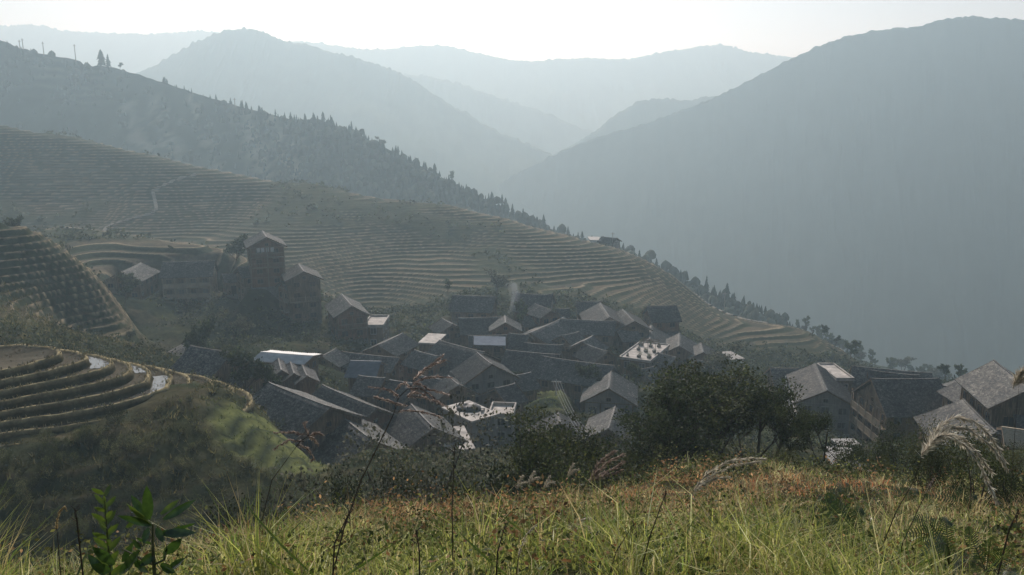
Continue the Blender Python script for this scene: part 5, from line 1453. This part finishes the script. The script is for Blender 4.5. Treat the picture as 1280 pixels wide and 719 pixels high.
# bare dark stalks crossing the view
for k, (pts, Y, lab) in enumerate((([(405,719), (418,680), (437,640)], 3.0, 'dark bare stalk slanting up left of the tall reddish plume'), ([(617,719), (622,690), (632,655)], 3.4, 'dark bare stalk left of the bottom-centre plume'), ([(523,719), (524,690), (521,664)], 3.2, 'short dark upright stalk near the bottom'),
        ([(752,719), (770,690), (792,655)], 3.6, 'dark stalk crossing right of the bottom-centre plume'), ([(790,719), (812,672), (832,617)], 3.6, 'long dark stalk below the bent pale plume'), ([(1240,700), (1262,660), (1272,640)], 3.5, 'dark stalk rising from the ferns'), ([(566,700), (565,640), (568,560)], 4.2, 'thin upright grey stalk beside the silvery shrub'),
        ([(100,690), (96,650), (93,636)], 3.4, 'dry seed stalk left of the leafy sprig'))):
    b = gpt(pts[0][0], pts[0][1], Y); root = empty('dry_stalk', b); tag(root, lab, 'stalk', 'bare dry stalks of the foreground')
    P_ = [Vector((0, 0, -.05))] + [at(x, y, Y) - b for x, y in pts[1:]]
    MB().tube(P_, [.0045, .0035, .002][:len(P_)], 5).build('stem', M_drystem, root)
    hb = MB(); tp = P_[-1]
    for q in range(7): hb.bar(tp + Vector((0, 0, -.01*q)), tp + Vector((rg.normal()*.012, rg.normal()*.012, -.01*q + .02)), .003)
    hb.build('seed_head', M_drystem, root)
# ------------------------------------------------------------------ small things of the village
def hp(key, x, y, z):
    h = HOUSES[key]; ca, sa = math.cos(h['ang']), math.sin(h['ang']); r = h['root'].location
    return Vector((r.x + x*ca - y*sa, r.y + x*sa + y*ca, r.z + z))
def lump(name, loc, rx, ry, rz, mat, seed, label, cat, amp=.25):
    n, m_ = 12, 18; u = np.linspace(0, math.pi*.55, n)[:, None]; v = np.linspace(0, 2*math.pi, m_, endpoint=False)[None]
    k = 1 + amp*fbm(np.cos(v)*2*np.sin(u) + seed, np.sin(v)*2*np.sin(u) + u, 3, seed)
    V = np.stack([rx*np.sin(u)*np.cos(v)*k, ry*np.sin(u)*np.sin(v)*k, rz*np.cos(u)*k + 0*v], -1).reshape(-1, 3)
    o = np_mesh(name, V, grid_faces(n, m_, wrap=True), mat); o.location = loc
    return tag(o, label, cat)
h = HOUSES['e_conc']
lump('tarp_heap', hp('e_conc', 0, .6, 6.0), 1.9, 1.4, .9, M_tarp, 5, 'black tarpaulin heap on the bleached flat roof', 'tarpaulin', .5)
for i, (x, y, w, d_, hh) in enumerate(((-1.6, -1.2, .9, .1, .06), (.9, -1.7, .35, .35, .4), (1.5, -1.2, .3, .3, .35), (-.6, -1.9, 1.2, .12, .08))):
    o = MB().box(-w/2, w/2, -d_/2, d_/2, 0, hh).build('roof_board' if hh < .1 else 'pot', M_conc); o.location = hp('e_conc', x, y, 6.01); o.rotation_euler[2] = i
    tag(o, ['loose board on the roof left of the tarpaulin heap', 'small pot on the roof in front of the tarpaulin heap', 'small pot at the roof corner right of the tarpaulin heap', 'loose board at the front edge of the tarpaulin roof'][i], 'board' if hh < .1 else 'pot')
# clutter on the glaring roof terrace: pots, tubs, crates and a drying rack
rc = random.Random(4)
hh = HOUSES['terrace29']
WORDS = ['left front corner', 'left side', 'left back corner', 'front edge', 'middle', 'back edge', 'right front corner', 'right side', 'right back corner']
for i in range(9):
    gx_, gy_ = i // 3 - 1, i % 3 - 1
    x = gx_*hh['hl']*.62 + rc.uniform(-.4, .4); y = gy_*hh['hw']*.66 + rc.uniform(-.6, .6)
    root = empty('planter', hp('terrace29', x, y, 5.5), rc.uniform(0, 3))
    w = rc.uniform(.5, .9); z = rc.uniform(.3, .55)
    b = MB(); b.prism([(-w/2*.8, 0), (w/2*.8, 0), (w/2, z), (-w/2, z)], -w*.4, w*.4); b.build('tub', M_stone, root)
    lf = bush_mesh(300 + i, 160, .22)[1]; lo = link_mesh('leaves', lf, None, root); lo.location = (0, 0, z*.7); lo.scale = (w*.7, w*.6, w*rc.uniform(.7, 1.3))
    tag(root, 'stone planter with dark leaves at the %s of the glaring roof terrace' % WORDS[i], 'planter', 'planters on the roof terrace')
rk = empty('drying_rack', hp('terrace29', .3, hh['hw']*.3, 5.5), hh['ang']); tag(rk, 'wooden drying rack of thin poles on the glaring roof terrace', 'rack')
for x in (-1.6, 0, 1.6):
    for y in (-1.2, 1.2): MB().tube([(x, y, 0), (x, y, 1.8)], .05, 5).build('post', M_wood, rk)
for y in (-1.2, 0, 1.2): MB().bar((-1.8, y, 1.84), (1.8, y, 1.84), .07).build('pole', M_wood, rk)
# laundry in the tower's gable
hb_ = HOUSES['tower']
for i, s in enumerate((-1.4, -.4, .6, 1.5)):
    V = []; 
    for a in range(5):
        for b_ in range(5): V.append((s + a*.18, .04*math.sin(a*1.9 + i), -b_*.24 - .02*a))
    o = np_mesh('laundry', np.array(V), grid_faces(5, 5), M_white, smooth=True); o.location = hp('tower', -hb_['hl'] - .75, 0, 8.8); o.rotation_euler[2] = hb_['ang'] + math.pi/2
    tag(o, ['first white cloth', 'second white cloth', 'third white cloth', 'last white cloth'][i] + ' of the laundry line on the red tower, from the left', 'laundry', 'laundry on the red tower')
# water tanks
for i, x in enumerate((-1.5, 2.2)):
    hq = HOUSES['h34a']; o = MB().tube([(0, 0, 0), (0, 0, .12), (0, 0, 1.2), (0, 0, 1.32)], [.5, .55, .55, .3], 14).build('water_tank', M_white)
    p = hp('h34a', x, -hq['hw'] - 1.6, 0); o.location = (p.x, p.y, G(p.x, p.y) + 2.6)
    st = MB()
    for sx in (-.4, .4):
        for sy in (-.4, .4): st.box(sx-.05, sx+.05, sy-.05, sy+.05, -3.2, 0)
    st.box(-.55, .55, -.55, .55, -.1, -.001); s_ = st.build('stand', M_wood, o)
    tag(o, ['white water tank on a timber stand, left of two by the dark roof', 'white water tank on a timber stand, right of two by the dark roof'][i], 'tank', 'water tanks')
# blue-white awning
aw = empty('sheet_awning', (0, 0, 0)); tag(aw, 'blue-white sheet awning on posts in the upper village centre', 'awning')
A_ = at(592, 431, 150); B_ = atz(632, 432, A_.z); C_ = at(632, 421, 154); D_ = at(592, 420, 154)
aw.location = A_
q = [Vector((0, 0, 0)), B_ - A_, C_ - A_, D_ - A_]; mb = MB(); mb.add(q + [v - Vector((0, 0, .06)) for v in q], [(0,1,2,3),(7,6,5,4),(0,4,5,1),(1,5,6,2),(2,6,7,3),(3,7,4,0)])
M_awn = simple_mat('pale_blue_sheet', (.09, .11, .14), (.15, .18, .22), .8, .8, .05, .1)
mb.build('sheet', M_awn, aw)
for v in q:
    w = A_ + v; MB().box(v.x-.06, v.x+.06, v.y-.06, v.y+.06, G(w.x, w.y) - A_.z - .2, v.z - .07).build('post', M_wood, aw)
# white eave board and gutters that catch the light
# garden terrace pole and its cables
pb = gpt(695, 500, 126); pole = empty('utility_pole', pb); tag(pole, 'slim utility pole standing in the green garden terraces', 'pole')
hpole = at(695, 474, 126).z - pb.z
MB().tube([(0, 0, -.3), (0, 0, hpole)], [.11, .08], 8).build('pole', M_conc, pole)
MB().box(-.8, .8, -.06, .06, hpole - .5, hpole - .38).build('crossarm', M_conc, pole)
M_wire = simple_mat('pale_cable', (.25, .25, .25), (.4, .4, .4), 3, .4, .5, .1)
for k in range(4):
    a = pb + Vector((-.6 + .4*k, 0, hpole - .3)); e = at(724 + k*4, 541, 96 - k)
    pts = [a.lerp(e, t) - Vector((0, 0, 1.6*4*t*(1-t)*.5)) for t in np.linspace(0, 1, 14)]
    o = MB().tube([p - a for p in pts], .018, 4).build('cable', M_wire); o.location = a
    tag(o, ['outer left cable', 'inner left cable', 'inner right cable', 'outer right cable'][k] + ' running down from the garden pole toward the trees', 'cable', 'cables from the garden pole')
# poles on the terraced spur
for px, py, Y, lab in ((906, 372, 240, 'thin pole on the path where the terraces bend'), (766, 290, 272, 'mast beside the white building on the terrace crest')):
    p = gpt(px, py, Y); o = empty('utility_pole', p); tag(o, lab, 'pole'); H_ = 7
    MB().tube([(0, 0, -.3), (0, 0, H_)], [.14, .1], 6).build('pole', M_conc, o); MB().box(-.7, .7, -.06, .06, H_-.7, H_-.55).build('crossarm', M_conc, o)
# ------------------------------------------------------------------ footpath winding up the terraced hill
def on_ground(px, py, y0=120, y1=345):
    d = ray(px, py)
    ys = np.arange(y0, y1, .5); t = ys/d.y; z = t*d.z; g = ground(t*d.x, ys)[0]
    i = np.where(g > z)[0]
    k = i[0] if len(i) else int(np.argmin(np.abs(g - z)))
    return Vector((t[k]*d.x, ys[k], g[k]))
def ribbon(name, pix, width, mat, y0=120, lift=.12):
    P_ = [on_ground(x, y, y0) for x, y in pix]
    Q = np.array([tuple(p) for p in P_]); t = np.linspace(0, 1, len(Q)); tt = np.linspace(0, 1, 120)
    Q = np.stack([np.interp(tt, t, Q[:, c_]) for c_ in range(3)], 1)
    for _ in range(6): Q[1:-1] = (Q[:-2] + 2*Q[1:-1] + Q[2:])/4
    T = np.gradient(Q[:, :2], axis=0); T /= np.linalg.norm(T, axis=1)[:, None]; S = np.stack([-T[:, 1], T[:, 0]], 1)
    rows = []
    for k in (-1, -.5, 0, .5, 1):
        xy = Q[:, :2] + S*k*width/2; rows.append(np.column_stack([xy, ground(xy[:, 0], xy[:, 1])[0] + lift]))
    o = np_mesh(name, np.concatenate(rows), grid_faces(5, 120), mat, smooth=True)
    return tag(o, kind='structure')
M_path = simple_mat('trodden_path', (.14, .13, .105), (.27, .25, .21), .8, .9, .2, .05)
ribbon('footpath', [(82,305), (110,298), (130,285), (160,276), (188,268), (196,262), (193,250), (191,240), (200,234), (225,225), (245,219)], 1.1, M_path, 225, .32)
ribbon('footpath', [(868,358), (888,372), (902,388), (930,396), (960,404)], 1.8, M_path, 215, .2)
# bright stone steps and slabs by the lone tree
M_slab = simple_mat('sunlit_slab', (.18, .175, .16), (.36, .35, .33), 1.5, .8, .3, .15)
stp = empty('stone_steps', gpt(1062, 555, 58)); tag(stp, 'pale stone steps winding between bushes behind the lone dark tree', 'steps')
for i in range(11):
    px = 1052 + 28*math.sin(i*.55 + .4)*.6 + i*2.2; p = gpt(px, 585 - i*4.5, 46 + i*4.2)
    b = MB().box(-1.3, 1.3, -1.0, 1.0, -.6, .22).build('slab', M_slab, stp); b.location = p - stp.location; b.rotation_euler[2] = rc.uniform(-.4, .4)

# thin blue smoke rising between the inn and the flared-eave house
m, nt, bs = nodes_of('chimney_smoke'); nt.nodes.remove(bs)
pv = nt.nodes.new('ShaderNodeVolumePrincipled'); pv.inputs['Density'].default_value = .10; pv.inputs['Color'].default_value = (.85, .92, 1, 1); pv.inputs['Anisotropy'].default_value = .3
nt.links.new(pv.outputs[0], nt.nodes['Material Output'].inputs['Volume'])
sb_ = at(636, 392, 178); n_ = 14; ring = 12; V = []
for i_ in range(n_):
    t = i_/(n_ - 1); rr_ = (.35 + 1.5*t)*(1 if i_ < n_ - 1 else .25)*(1 - .35*t*t)
    for k in range(ring):
        a = 6.283*k/ring; q = rr_*(1 + .35*math.sin(3*a + 5*t) + .2*math.sin(7*a - 9*t))
        V.append((q*math.cos(a) + .9*math.sin(3.2*t) + .8*t, q*.8*math.sin(a), 7.5*t))
Fq = [tuple(f) for f in grid_faces(n_, ring, wrap=True)]
sm = MB().add([Vector(v) for v in V], Fq + [tuple(range(ring))[::-1], tuple((n_-1)*ring + k for k in range(ring))]).build('smoke', m, smooth=True); sm.location = sb_
tag(sm, 'thin blue wisp of smoke between the tall inn and the flared-eave house', 'smoke', kind='stuff')
